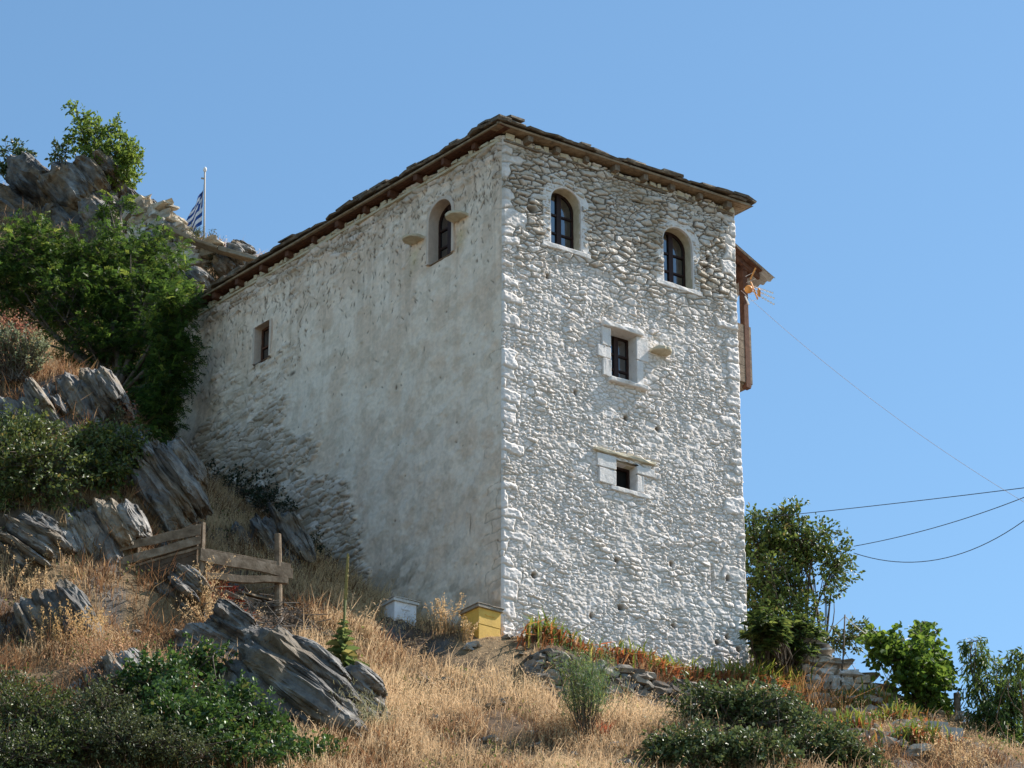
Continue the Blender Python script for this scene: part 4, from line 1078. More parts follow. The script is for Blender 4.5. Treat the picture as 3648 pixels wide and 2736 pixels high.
irises('iris clump with few green blades left of the house corner', tp(4.2, 1.05), 120, DF, .22, 86, 0.54, .3)
irises('dense green iris clump at the foot of the right house corner', tp(5.0, .95), 170, DF, .25, 87, 0.62, .85)
irises('green iris clump just beyond the right house corner', tp(5.7, .7), 130, DF, .2, 88, 0.58, .9)
for i, (px, py, lb) in enumerate(((3060, 2520, 'iris clump high on the right slope under the ruined wall'), (3170, 2580, 'iris clump in the middle of the right slope'), (3270, 2650, 'lowest iris clump on the right slope near the concrete blocks'), (2990, 2610, 'iris clump on the right slope beside the glossy shrub'))):
    irises(lb, hit(px, py), 150, np.array([.9, .2]), .3, 90 + i, .46, .6)

# --- dry grass
CLEAR = []
for s in np.arange(.5, 5.2, .5): q = A + DF * s + NF * 1.95; CLEAR.append((q[0], q[1], .55))
for px, py, Y, r in ((1706, 2265, 50.9, .75), (1680, 2290, 50.5, .5), (1430, 2240, 51.5, .6), (1460, 2270, 51.0, .5)): q = P(px, py, Y); CLEAR.append((q[0], q[1], r))
for px, py, r in ((900, 2200, .6), (1020, 2230, .4), (2800, 2400, .7), (2880, 2420, .8), (2980, 2440, .8), (3080, 2490, .8), (3200, 2550, .6), (3330, 2620, .5), (1215, 2430, .35)): q = hit(px, py); CLEAR.append((q[0], q[1], r))
rs = np.random.default_rng(5)
def grass(n, xr, yr, hmin, hmax, seed):
    rs = np.random.default_rng(seed)
    x = rs.uniform(*xr, n); y = rs.uniform(*yr, n)
    cl = fbm(x / .9, y / .9, 7, 3); cl2 = fbm(x / 2.6, y / 2.6, 17, 3)
    keep = (rs.random(n) < np.clip(.55 + .85 * cl + .6 * cl2, .04, 1)) & ~inhouse(x, y, .04)
    # in view only
    z = tz(x, y); xx = x / (y * CP + z * SP) * F + CX; keep &= (xx > -250) & (xx < 3900)
    keep &= ~(inhouse(x, y, 8) & (y > 57) & (x > -2)) 
    ter = inhouse(x, y, 1.2); keep &= ~(ter & (rs.random(n) < .55) & (x > -.2))
    for rx_, ry_, rr_ in ROCKS: keep &= ~((((x - rx_) / rr_) ** 2 + ((y - ry_) / (rr_ * .9)) ** 2 < 1) & (rs.random(n) < .93))
    for ex, ey, er in CLEAR: keep &= ~((np.hypot(x - ex, y - ey) < er * (1 + .3 * cl)) & (rs.random(n) < .45))
    left = sstep(-1.5, -4.5, x + .8 * cl2) * (y < 62); keep &= rs.random(n) > left * .35
    x, y, z, cl, cl2 = x[keep], y[keep], z[keep], cl[keep], cl2[keep]; n = len(x)
    ter = inhouse(x, y, 1.3) & (x > -.4)
    left = sstep(-1.5, -4.5, x + .8 * cl2) * (y < 62)
    h = rs.uniform(hmin, hmax, n) * (1 - .2 * left) * (.75 + .6 * np.clip(cl2 + .2, -.3, .8)) * np.where(ter, .6, 1)
    az = rs.uniform(0, 2 * np.pi, n); wind = fbm(x / 1.5, y / 1.5, 27, 2)
    ln = rs.uniform(.1, .75, n)
    for ex, ey, er in CLEAR: h = np.where(np.hypot(x - ex, y - ey) < er * 1.15, h * .38, h)
    d = np.stack([np.cos(az) * ln + .22 * wind + .12, np.sin(az) * ln - .22, np.zeros(n)], -1)
    b = np.stack([x, y, z - .02], -1); H = h[:, None]
    p1 = b + UP * H * .55 + d * H * .25; p2 = b + UP * H * (.95 - .25 * ln[:, None]) + d * H * .75
    wd = rs.uniform(.0035, .008, n)[:, None]; side = unit(np.stack([rs.normal(0, 1, n), rs.normal(0, .4, n), rs.normal(0, .2, n)], -1)) * wd
    V = np.stack([b - side, b + side, p1 + side * .8, p1 - side * .8, p2], 1)
    i = np.arange(n)[:, None] * 5
    Fs = [i + np.array([0, 1, 2, 3]), i + np.array([3, 2, 4])]
    tone = np.clip(.5 - .38 * left + .6 * cl2 + .35 * cl + rs.normal(0, .22, n), 0, 1)
    c0 = mixc((.17, .095, .04), (.38, .27, .135), tone); c1 = mixc((.27, .175, .085), (.58, .45, .26), tone)
    col = np.stack([c0 * .8, c0 * .8, c1, c1, c1 * 1.05], 1).reshape(-1, 3)
    # oat heads at some tips
    m = rs.random(n) < .30; q = p2[m]; k = len(q); cc = c1[m]
    PP = np.concatenate([q + rs.normal(0, .022, (k, 3)) - d[m] * H[m] * .1 * j for j in range(3)]); AA = rs.normal(0, .45, PP.shape) - UP * .5 + np.tile(d[m], (3, 1))
    V2, F2 = leaf_mesh(PP, AA, rs.normal(0, 1, PP.shape), rs.uniform(.03, .055, len(PP)), .011, .2)
    VV = np.concatenate([V.reshape(-1, 3), V2]); o = 5 * n
    return VV, Fs + [F2 + o], np.concatenate([col, np.repeat(np.tile(cc * 1.05, (3, 1)), 6, 0)])
V, Fs, c = grass(300000, (-11.5, 11), (42.3, 58.5), .12, .33, 5)
tag(mesh_np('dry_grass', V, Fs, M['straw'], col=c), 'golden dry grass covering the slope below the house', 'grass', kind='stuff')
V, Fs, c = grass(14000, (-11.5, 11), (42.3, 57), .38, .62, 8)
tag(mesh_np('wild_oats', V, Fs, M['straw'], col=c), 'taller pale wild oats standing out of the dry grass', 'grass', kind='stuff')
V, Fs, c = grass(90000, (-15, 12), (58.5, 76), .2, .45, 6)
tag(mesh_np('hilltop_grass', V, Fs, M['straw'], col=c), 'thin dry grass on the upper hillside behind the house', 'grass', kind='stuff')
def scatter(n, xr, yr, seed, thr, h, cols, wd, k=16, spread=.10, lean=.5, leafy=False, far=60):
    rs = np.random.default_rng(seed); x = rs.uniform(*xr, n); y = rs.uniform(*yr, n)
    m = (fbm(x / 1.1, y / 1.1, seed, 4) > thr) & ~inhouse(x, y, .15) & ~(inhouse(x, y, 8) & (y > 56) & (x > -3))
    for ex, ey, er in CLEAR[7:]: m &= np.hypot(x - ex, y - ey) > er
    x, y = x[m], y[m]; n = len(x); x = np.repeat(x, k) + rs.normal(0, spread, n * k); y = np.repeat(y, k) + rs.normal(0, spread, n * k)
    ht = np.repeat(rs.uniform(.5, 1.1, n), k) * h * rs.uniform(.5, 1.1, n * k); b = np.stack([x, y, tz(x, y) - .02], -1); n = n * k
    d = rs.normal(0, lean, (n, 3)); d[:, 2] = 0; H = ht[:, None]
    if leafy:
        p = b + d * H * .8 + UP * H * rs.random((n, 1)); V, Fq = leaf_mesh(p, rs.normal(0, .7, (n, 3)) + UP * .4, rs.normal(0, .6, (n, 3)) + UP, .06, wd, .15); return V, [Fq], leafcols(rs, n, cols, 6)
    side = unit(rs.normal(0, 1, (n, 3)) * (1, .5, .2)) * wd; p1 = b + UP * H * .5 + d * H * .3; p2 = b + UP * H * .85 + d * H
    V = np.stack([b - side, b + side, p1 + side * .8, p1 - side * .8, p2], 1).reshape(-1, 3); i = np.arange(n)[:, None] * 5
    return V, [i + np.array([0, 1, 2, 3]), i + np.array([3, 2, 4])], leafcols(rs, n, cols, 5)
V, Fs, c = scatter(3600, (-11.5, -1.5), (43.5, 57), 3, -.02, .5, [(.16, .09, .04, 3), (.24, .14, .06, 3), (.09, .05, .025, 2), (.38, .26, .12, 1)], .006, 22)
tag(mesh_np('brown_brush', V, Fs, M['straw'], col=c), 'tangled brown dead brush over the left slope', 'brush', kind='stuff')
V, Fs, c = scatter(1500, (-2, 10.5), (45, 54.5), 4, .12, .42, [(.17, .095, .042, 3), (.27, .165, .075, 3), (.10, .058, .028, 2), (.40, .28, .14, 1)], .006, 22)
tag(mesh_np('brown_brush', V, Fs, M['straw'], col=c), 'patchy brown dead brush on the bank below the house', 'brush', kind='stuff')
V, Fs, c = scatter(1500, (-11.5, 10.5), (43, 57), 9, .22, .3, OLIVE + [(.2, .2, .08, 3)], .03, 26, .13, .4, True)
tag(mesh_np('low_weeds', V, Fs, M['softleaf'], col=c), 'small dull green weeds scattered through the dry grass', 'weeds', kind='stuff')
V, Fs, c = scatter(1400, (-13, 2), (63, 74), 12, -.1, .5, [(.30, .2, .1, 3), (.42, .31, .17, 3), (.16, .1, .055, 2)], .009, 22)
tag(mesh_np('hilltop_brush', V, Fs, M['straw'], col=c), 'dry brown brush between the hilltop crags', 'brush', kind='stuff')
# fallen rusty needles under the pen
def tuft(label, base, n, w, h, cols, seed, name='dry_weed', group='dead weed tufts', curl=.5, wd=.005, heads=0, hc=(.5, .38, .2)):
    rs = np.random.default_rng(seed); base = np.asarray(base, float); root = empty(name, base, label, 'plant', group)
    b0 = base + rs.normal(0, w, (n, 3)) * (1, .7, 0); b0[:, 2] = tz(b0[:, 0], b0[:, 1]) - .02
    L = h * rs.uniform(.5, 1.1, (n, 1)); d = rs.normal(0, curl, (n, 3)); d[:, 2] = 0
    side = unit(rs.normal(0, 1, (n, 3)) * (1, .5, .2)) * wd
    p1 = b0 + UP * L * .5 + d * L * .3; p2 = b0 + UP * L * (1 - .3 * curl) + d * L
    V = np.stack([b0 - side, b0 + side, p1 + side * .8, p1 - side * .8, p2], 1).reshape(-1, 3); i = np.arange(n)[:, None] * 5
    mesh_np('stalks', V, [i + np.array([0, 1, 2, 3]), i + np.array([3, 2, 4])], M['straw'], root, col=leafcols(rs, n, cols, 5))
    if heads:
        PP, AA = [], []
        for q, dd in zip(p2, unit(p2 - p1)):
            t = rs.random((heads, 1)); PP.append(q - dd * t * L.mean() * .4 + rs.normal(0, .012, (heads, 3))); AA.append(np.tile(dd, (heads, 1)) * .4 + rs.normal(0, .5, (heads, 3)))
        PP, AA = np.concatenate(PP), np.concatenate(AA); V, Fq = leaf_mesh(PP, AA, rs.normal(0, 1, PP.shape), .04, .016, .2)
        mesh_np('seed_heads', V, Fq, M['straw'], root, col=leafcols(rs, len(PP), [(*hc, 1)], 6))
    return root
ST = [(.42, .29, .13, 3), (.54, .40, .21, 2), (.27, .165, .07, 2)]
BR = [(.16, .085, .042, 3), (.24, .14, .065, 2), (.34, .22, .10, 1)]
RU = [(.20, .05, .022, 4), (.28, .085, .035, 2), (.11, .035, .018, 2)]
tuft('golden sage like tuft with upright spikes left of the pen', hit(270, 2330), 150, .28, .75, ST, 101, heads=16, hc=(.52, .37, .16), curl=.22)
tuft('straw tuft with pale spikes below the left schist boulder', hit(110, 2120), 130, .3, .45, ST, 102, heads=8, curl=.35)
tuft('red brown dead grass patch above the bottom left scrub', hit(380, 2450), 260, .35, .7, BR, 103, heads=5, hc=(.4, .26, .14))
tuft('nodding oat tuft in front of the dark pen side', hit(770, 2290), 120, .18, .8, ST, 104, heads=9, curl=.35)
tuft('oat tuft leaning on the near corner post of the pen', hit(730, 2190), 90, .12, .85, ST, 105, heads=9, curl=.3)
tuft('pale seed stalks standing between the two hives', P(1575, 2225, 51.4), 40, .14, .75, ST, 106, heads=16, curl=.16)
tuft('pale feathery stalks just left of the yellow hive', P(1660, 2240, 51.0), 30, .06, .45, ST, 107, heads=12, curl=.2)
tuft('dry stalks standing above the ridge left of the white hive', hit(1190, 2110), 26, .2, .55, ST, 108, heads=14, curl=.2)
tuft('matted brown tuft hanging over the terrace wall', tp(2.2, 1.5), 300, .22, .5, BR, 109)
tuft('brown dead bush at the foot of the fennel', hit(2000, 2640), 260, .3, .5, BR, 110)
tuft('orange brown dry bush on the slope left of the right irises', hit(2900, 2560), 420, .3, .75, [(.36, .2, .07, 3), (.45, .29, .12, 2), (.25, .13, .05, 2)], 111)
tuft('dry brown tussock in front of the concrete blocks', hit(3400, 2720), 260, .35, .45, ST, 112, heads=4)
tuft('small bright rust red weed in the grass right of the fennel', hit(2150, 2620), 60, .05, .28, [(.4, .13, .05, 1)], 113)
tuft('rusty red heap of fallen leaves below the pen rails', hit(800, 2120), 700, .28, .12, RU, 114, curl=1.0, wd=.009)
tuft('green weed clump under the leaves of the mullein', hit(1060, 2330), 60, .15, .3, [(.06, .10, .025, 1)], 115, wd=.014)
tuft('pale dry weeds on top of the ruined wall', P(2820, 2320, 55.2), 110, .22, .4, ST, 116, heads=8)
tuft('bare dry thistle stems behind the ruined wall', hit(2960, 2300, 56.5), 36, .2, 1.0, [(.3, .2, .16, 1)], 117, heads=5, hc=(.4, .25, .2), curl=.25)
tuft('straw coloured tuft beside the low end of the roof', hit(800, 930, 65), 130, .5, .5, ST, 118)
tuft('pale dead grass tuft above the hilltop wall ledge', hit(550, 800, 66), 180, .35, .5, BR, 119)
# ------------------------------------------------------------------ walls of loose stone
ICO2 = ico(2)
def stone_pile(name, label, cat, rows, seed, mat='rubble', cols=((.30, .27, .23), (.46, .43, .38), (.24, .20, .15), (.5, .49, .47)), group=None):
    """rows: (x, y, z, along-unit, length, height, depth) per stone"""
    rs = np.random.default_rng(seed); V0, F0 = ICO2; VV, FF, CC = [], [], []
    p0 = np.sign(V0) * np.abs(V0) ** .5; p0 = p0 / np.max(np.abs(p0))
    for i, (c, al, l, h, d) in enumerate(rows):
        a3 = unit(d3(al) + np.array([0, 0, rs.normal(0, .09)])); n3 = unit(np.cross(a3, UP)); u3 = np.cross(n3, a3)
        p = p0 * (1 + .16 * rs.normal(0, 1, (len(p0), 1))) * np.array([l, d, h]) * .5
        p = p * (1 + .22 * vnoise(p0[:, 0] * 1.4 + i * 3.3, p0[:, 1] * 1.4, p0[:, 2] * 1.4)[:, None])
        VV.append(c + p[:, :1] * a3 + p[:, 1:2] * n3 + p[:, 2:] * u3); FF.append(F0 + i * len(V0))
        CC.append(np.tile(np.array(cols[rs.integers(len(cols))]) * rs.uniform(.75, 1.25), (len(V0), 1)))
    o = mesh_np(name, np.concatenate(VV), np.concatenate(FF), M[mat], col=np.concatenate(CC))
    return tag(o, label, cat, group)
def courses(p0, p1, top0, top1, base, thick, seed, hmin=.07, hmax=.16, lmin=.14, lmax=.42):
    """stones of a wall from p0 to p1 (plan), its top sloping from top0 to top1; base(x,y) gives the foot"""
    q = random.Random(seed); p0, p1 = np.asarray(p0, float), np.asarray(p1, float); L = np.linalg.norm(p1 - p0); t = (p1 - p0) / L; nn = np.array([t[1], -t[0]])
    rows = []; k = 0; z = -.2
    zmin = min(base(*p0), base(*p1)) - .15; z = zmin
    while z < max(top0, top1):
        h = q.uniform(hmin, hmax); x = -q.uniform(0, .2)
        while x < L:
            l = q.uniform(lmin, lmax); xc = x + l / 2; f = min(1, max(0, xc / L)); pt = p0 + t * xc
            if z + h * .5 < top0 + (top1 - top0) * f + q.uniform(-.06, .06) and z > base(*pt) - .25:
                for s_ in ((-.5, .5) if thick > .3 else (0,)):
                    rows.append((np.array([*(pt + nn * (s_ * (thick - .25) + q.uniform(-.04, .04))), z + h / 2]), t, l * 1.04, h * 1.12, min(thick, .34) * q.uniform(.8, 1.2)))
            x += l
        z += h * .95
    return rows
bz = lambda x, y: tz1(x, y)
# dry stone terrace wall in front of the house
a0 = A + DF * -.45 + NF * 1.55; a1 = A + DF * 4.9 + NF * 1.5
stone_pile('terrace_wall', 'dark dry stone wall holding up the terrace in front of the house', 'wall', courses(a0, a1, 18.05, 18.15, lambda x, y: 16.7, .5, 1), 1, cols=((.20, .175, .145), (.28, .25, .21), (.14, .12, .10), (.25, .245, .24)))
# ruined wall right of the house
c0 = P(2870, 2320, 55.2); c1 = P(3430, 2625, 55.6); cl = P(2700, 2330, 56.2)
rows = courses(c0[:2], c1[:2], c0[2], c1[2], bz, .5, 2) + courses(cl[:2], c0[:2], cl[2] + .05, c0[2] - .02, bz, .5, 3)
t_ = (c1 - c0)[:2]; t_ /= np.linalg.norm(t_)
for i in range(7):
    f = i / 7; q = c0 + (c1 - c0) * (f + .07); rows.append((q + UP * .06, t_, .5, .07, .55))
rows.append((c0 + np.array([-.15, 0, .14]), np.array([1, .1]), .75, .06, .6)); rows.append((c0 + np.array([-.05, 0, .08]), np.array([1, .1]), .8, .07, .6)); rows.append((c0 + np.array([-.7, .4, .12]), np.array([1, .1]), .8, .09, .3))
stone_pile('ruined_wall', 'tumbled beige stone wall running down the slope right of the house', 'wall', rows, 2, cols=((.42, .37, .30), (.5, .46, .39), (.36, .31, .25), (.55, .53, .5)))
rows = []
rs = np.random.default_rng(8)
for i in range(70):
    px, py = rs.uniform(2780, 3300), 0; py = 2400 + (px - 2780) * .42 + rs.uniform(-40, 120); g = hit(px, py); s_ = rs.uniform(.10, .3)
    rows.append((g + UP * .03, unit(rs.normal(0, 1, 2)), s_ * 1.5, s_ * .6, s_))
stone_pile('stone_rubble', 'fallen stones scattered below the ruined wall', 'rubble', rows, 3, cols=((.42, .37, .30), (.5, .46, .39), (.36, .31, .25)))['kind'] = 'stuff'
rows = []
for i in range(150):
    px, py = rs.uniform(100, 3400), rs.uniform(2250, 2730); g = hit(px, py)
    if inhouse(g[0], g[1], .3): continue
    s_ = rs.uniform(.06, .2); rows.append((g + UP * .02, unit(rs.normal(0, 1, 2)), s_ * 1.5, s_ * .6, s_))
stone_pile('field_stones', 'small loose grey stones lying in the dry grass', 'stones', rows, 13, cols=((.30, .28, .25), (.38, .36, .33), (.24, .2, .15)))['kind'] = 'stuff'
# hilltop wall by the flag
h0, h1 = P(560, 770, 67.6), P(720, 880, 67.0)
stone_pile('hilltop_wall', 'sunlit pale stone wall on the hilltop beside the flag', 'wall', courses(P(480, 725, 68.2)[:2], h0[:2], P(480, 712, 68.2)[2], P(560, 742, 67.6)[2], lambda x, y: h0[2] - .9, .4, 4, .12, .25, .25, .6) + courses(h0[:2], h1[:2], P(560, 742, 67.6)[2], P(725, 868, 67.0)[2], lambda x, y: h1[2] - .35, .4, 5, .12, .25, .25, .6), 4,
           cols=((.46, .42, .35), (.55, .52, .46), (.38, .32, .24), (.52, .44, .33)))
mb = MB(); pts = [P(590, 815, 66.7), P(680, 858, 66.6), P(780, 890, 66.5), P(920, 930, 66.4)]
for a, b in zip(pts[:-1], pts[1:]):
    t3 = unit(b - a); nn = unit(np.cross(t3, UP)); mb.box(a, t3, nn, np.cross(nn, t3) * -1, 0, np.linalg.norm(b - a) + .01, -.16, .16, -.045, .045, jit=.025)
tag(mb.build('path_kerb', mat_noise('old_mortar', [(.3, (.18, .14, .095)), (.7, (.38, .32, .24))], 8, bstr=.8), bevel=.02), 'narrow stone ledge running down from the hilltop wall to the roof', 'ledge')

# concrete blocks
for i, (px, py, lb) in enumerate(((3335, 2610, 'upper grey concrete block at the end of the ruined wall'), (3385, 2632, 'lower grey concrete block half buried beside the ruined wall'))):
    g = hit(px, py) + UP * .05; mb = MB(); rr = np.array([.96, .28, 0]); mb.box(g, rr, np.array([-.28, .96, 0]), UP, -.2, .2, -.1, .1, -.12, .12, jit=.008)
    for k in (-.1, .1): mb.box(g, rr, np.array([-.28, .96, 0]), UP, k - .05, k + .05, -.06, .06, .121, .124)
    tag(mb.build('concrete_block', plain('concrete', (.42, .41, .39), .9), bevel=.01), lb, 'block', 'concrete blocks by the ruined wall')

# ------------------------------------------------------------------ beehives
def hive(label, px, py_top, py_bot, Y, w, d, h, colr, lidc, zigzag=False, ang=0.0):
    c = P(px, py_top, Y); base = c - UP * h
    root = empty('beehive', base, label, 'beehive', 'beehives beside the house')
    ca, sa = math.cos(ang), math.sin(ang)
    ax = np.array([DF[0] * ca - DF[1] * sa, DF[0] * sa + DF[1] * ca, 0]); ay = np.array([-ax[1], ax[0], 0])
    m = mat_noise('beehive_paint', [(.25, tuple(x * .72 for x in colr)), (.55, colr), (.8, tuple(min(1, x * 1.08) for x in colr))], 7, rough=.6, bstr=.3)
    b = MB(); b.box(base, ax, ay, UP, 0, w, 0, d, -.3, h * .47); b.box(base, ax, ay, UP, -.004, w + .004, -.004, d + .004, h * .475, h)
    body = b.build('body', m, root, bevel=.006)
    g = MB(); g.box(base, ax, ay, UP, w * .3, w * .7, -.016, -.004, h * .78, h * .84); g.build('handle', m, body, bevel=.006)
    lm = mat_noise('weathered_lid', [(.25, tuple(x * .6 for x in lidc)), (.6, lidc), (.85, tuple(min(1, x * 1.4) for x in lidc))], 12, bstr=.7)
    l = MB(); l.box(base, ax, ay, UP, -.04, w + .04, -.04, d + .04, h + .001, h + .055, jit=.004); l.box(base, ax, ay, UP, -.055, w * .55, -.05, d + .05, h + .057, h + .075, jit=.005); l.box(base, ax, ay, UP, w * .56, w + .05, -.055, d + .04, h + .056, h + .072, jit=.005)
    l.build('lid', lm, root, bevel=.006)
    if zigzag:
        z = MB(); zz = [(.16, .40), (.21, .52), (.27, .36), (.33, .46), (.36, .44)]
        pts = [base + ay * (d * (1 - a * 1.9)) + UP * h * b_ - ax * .006 for a, b_ in zz]
        z.tube(pts, .005, 4); z.build('painted_mark', plain('dark_mark', (.06, .04, .02)), body)
    return root
hive('yellow beehive with a grey lid at the near corner of the house', 1706, 2163, 2265, 51.1, .46, .5, .56, (.78, .48, .10), (.36, .31, .25), True, .06)
hive('white beehive half sunk in the golden grass', 1406, 2140, 2240, 51.9, .44, .5, .62, (.74, .74, .76), (.6, .58, .54), False, .0)
hive('grey beehive of which only the slatted lid rises above the irises', 1935, 2262, 2300, 51.35, .48, .5, .4, (.35, .33, .27), (.30, .28, .22), False, .05)

# ------------------------------------------------------------------ plank pen on the slope
pen = empty('plank_pen', P(715, 2130, 49.3), 'broken weathered plank pen on the slope left of the house', 'pen')
pc = P(715, 1880, 49.3)[:2]; pl_ = np.array([-.1362 * 48.75, 48.75]); pr_ = np.array([-3.69, 50.11])
def plank(a, b, za0, za1, zb0, zb1, th=.035, sag=.0, seg=7, front=0.0, mat='fence'):
    """board from plan point a to b; its bottom/top heights at both ends"""
    t = unit(d3(b - a)); nn = np.array([t[1], -t[0], 0]); V, Fs = [], []
    for i in range(seg + 1):
        f = i / seg; p = d3(a + (b - a) * f) + nn * front; z0, z1 = za0 + (zb0 - za0) * f, za1 + (zb1 - za1) * f
        w = sag * math.sin(f * 9 + za0 * 7); j = lambda: random.uniform(-.008, .008)
        V += [p - nn * th / 2 + UP * (z0 + w + j()), p + nn * th / 2 + UP * (z0 + w + j()), p + nn * th / 2 + UP * (z1 + w * .6 + j()), p - nn * th / 2 + UP * (z1 + w * .6 + j())]
    for i in range(seg):
        for k in range(4): Fs.append((4 * i + k, 4 * i + (k + 1) % 4, 4 * i + 4 + (k + 1) % 4, 4 * i + 4 + k))
    Fs += [(3, 2, 1, 0), tuple(4 * seg + k for k in range(4))]
    m = MB(); m.add(V, Fs); return m.build('plank', M[mat], pen, bevel=.004)
def zat(px, py, pt): r = ray(px, py); return pt[1] * r[2] / r[1]
def fr(a, b, f): return a + (b - a) * f
zc = lambda py: zat(712, py, pc)
zl = lambda py: zat(378, py, pl_)
zr_ = lambda py: zat(1032, py, pr_)
plank(fr(pc, pl_, .86), pc, zat(420, 1965, fr(pc, pl_, .86)), zat(420, 1938, fr(pc, pl_, .86)), zc(1905), zc(1868))
plank(pl_, pc, zl(2034), zl(2003), zc(1938), zc(1909), front=.004)
plank(fr(pc, pl_, .98), pc, zl(2044), zl(2037), zc(1952), zc(1942), front=-.05)
for i, (a, b) in enumerate(((1968, 1930), (2008, 1970), (2048, 2010), (2090, 2050), (2132, 2092))):
    plank(fr(pc, pl_, .8), fr(pc, pl_, .02), zat(455, a + 88 - i * 8, fr(pc, pl_, .8)), zat(455, b + 86 - i * 8, fr(pc, pl_, .8)), zc(a), zc(b), front=-.07 - .01 * (i % 2), mat='fence_shaded')
plank(pc, pr_, zc(2000), zc(1957), zr_(2062), zr_(2028), sag=.015, front=.03)
plank(fr(pc, pr_, .08), pr_, zc(1972), zc(1945), zr_(2038), zr_(2005), front=-.06)
plank(fr(pc, pr_, .06), fr(pc, pr_, .95), zc(2066), zc(2040), zr_(2085), zr_(2062), th=.07, sag=.02, front=.02)
plank(fr(pc, pr_, .05), fr(pc, pr_, .6), zc(2100), zc(2082), zc(2112), zc(2094), front=.0)
def post(pt, z0, z1, r=.055, lean=(0, 0), sq=False):
    m = MB(); b = np.array([*pt, z0]); t = np.array([pt[0] + lean[0], pt[1] + lean[1], z1])
    m.tube([b, (b + t) / 2 + np.array([.01, 0, 0]), t], [r * 1.1, r, r * .9], 4 if sq else 9); return m.build('post', M['fence'], pen, bevel=.006)
g = fr(pc, pl_, .66) + np.array([0, .12]); post(g, tz1(*g) - .1, zat(490, 1868, g), .06, (-.06, 0), True)
post(pc + np.array([.03, .05]), tz1(*pc) - .1, zc(1858), .05, (0, 0), True)
g = pc + np.array([-.09, .1]); post(g, tz1(*g) - .1, zc(1862), .05, (0, 0), True)
g = fr(pc, pr_, .86) + np.array([0, .1]); post(g, tz1(*g) - .1, zat(976, 1903, g), .065, (-.05, 0))
# heap of cut brushwood and the loose board over it
rs = np.random.default_rng(44); mb = MB(); g = hit(900, 2190)
for i in range(190):
    c = hit(rs.uniform(730, 1100), rs.uniform(2160, 2290)) + np.array([rs.normal(0, .1), rs.normal(-.05, .12), abs(rs.normal(.05, .10))]); d = unit(rs.normal(0, 1, 3) * (1, .6, .35)) * rs.uniform(.12, .4)
    mb.tube([c - d, c + rs.normal(0, .03, 3), c + d], [.009, .008, .004], 4)
tag(mb.build('brushwood_heap', mat_noise('dead_branches', [(.3, (.07, .06, .05)), (.7, (.24, .21, .18))], 12)), 'dark heap of cut dead branches below the pen rails', 'brushwood')
def loose_board(label, p0, p1, w, th):
    t = unit(p1 - p0); nn = unit(np.cross(t, UP)); m = MB(); m.box(p0, t, nn, np.cross(nn, t), 0, np.linalg.norm(p1 - p0), -w / 2, w / 2, -th / 2, th / 2, jit=.004)
    return tag(m.build('loose_board', M['fence'], bevel=.005), label, 'board', 'loose boards on the slope')
loose_board('long thin board lying across the brushwood heap', hit(850, 2140) + UP * .12, hit(1115, 2205) + UP * .12, .16, .03)
loose_board('short grey board lying in the grass right of the mullein', hit(1498, 2430) + UP * .16, hit(1548, 2470) + UP * .14, .1, .03)

# ------------------------------------------------------------------ poles, strings, net on the right
def pole(name, label, p0, p1, r, cat, mat, group=None, bend=.02):
    m = MB(); m.tube([p0, p0 * .6 + p1 * .4 + np.array([bend, 0, 0]), p1], [r * 1.1, r, r * .85], 7); return tag(m.build(name, mat, smooth=True), label, cat, group)
b = P(2992, 2400, 55.0); pole('thin_stake', 'thin bent stake standing on the ruined wall', np.array([b[0], b[1], b[2] - .2]), P(3010, 2190, 55.0), .016, 'stake', M['bark'], None, .02)
b = hit(3292, 2560, 54.5); VP = P(3290, 2215, 57.0); pole('vine_post', 'dark upright post inside the grape vine', np.array([VP[0] + .02, VP[1], tz1(VP[0], VP[1]) - .1]), VP, .04, 'post', M['bark'])
b = hit(3292, 2480, 54); pole('stub_post', 'short thick grey post below the grape vine', np.array([*P(3296, 2500, 55.9)[:2], tz1(*P(3296, 2500, 55.9)[:2]) - .1]), P(3293, 2405, 55.9), .10, 'post', M['fence'])
def wire(name, label, pts, r, colr, cat, group=None, rough=.6):
    m = MB(); m.tube(pts, r, 5); return tag(m.build(name, plain(name + '_sheath', colr, rough), smooth=True), label, cat, group)
def through(a, b, c, Y0, Y1, n=30):
    # hanging line through three sighted points, carried on past the last
    k = np.polyfit([a[0], b[0], c[0]], [a[1], b[1], c[1]], 2); xs = np.linspace(a[0], c[0] + 260, n)
    pts = [P(x, np.polyval(k, x), Y0 + (Y1 - Y0) * (x - a[0]) / (c[0] - a[0])) for x in xs]
    return pts + [pts[-1] + (pts[-1] - pts[-2]) * q + UP * .02 * q * q for q in range(1, 16)]
def sagline(p0, p1, sag, n=24): return [p0 + (p1 - p0) * t - UP * 4 * sag * t * (1 - t) for t in np.linspace(0, 1, n)]
wire('slack_string', 'pale string sagging between the thin stake and the vine post', sagline(P(3010, 2195, 55.0), P(3292, 2238, 57.0), .38), .009, (.7, .66, .58), 'string')
wire('guy_string', 'taut string running from the stake down to the wall', sagline(P(3008, 2198, 55.0), P(2840, 2340, 55.0), .02), .007, (.6, .54, .42), 'string')
wire('ground_wire', 'thin wire from the vine across to the right edge tree', sagline(P(3200, 2440, 55.6), P(3480, 2455, 56), .05), .005, (.25, .22, .2), 'wire')
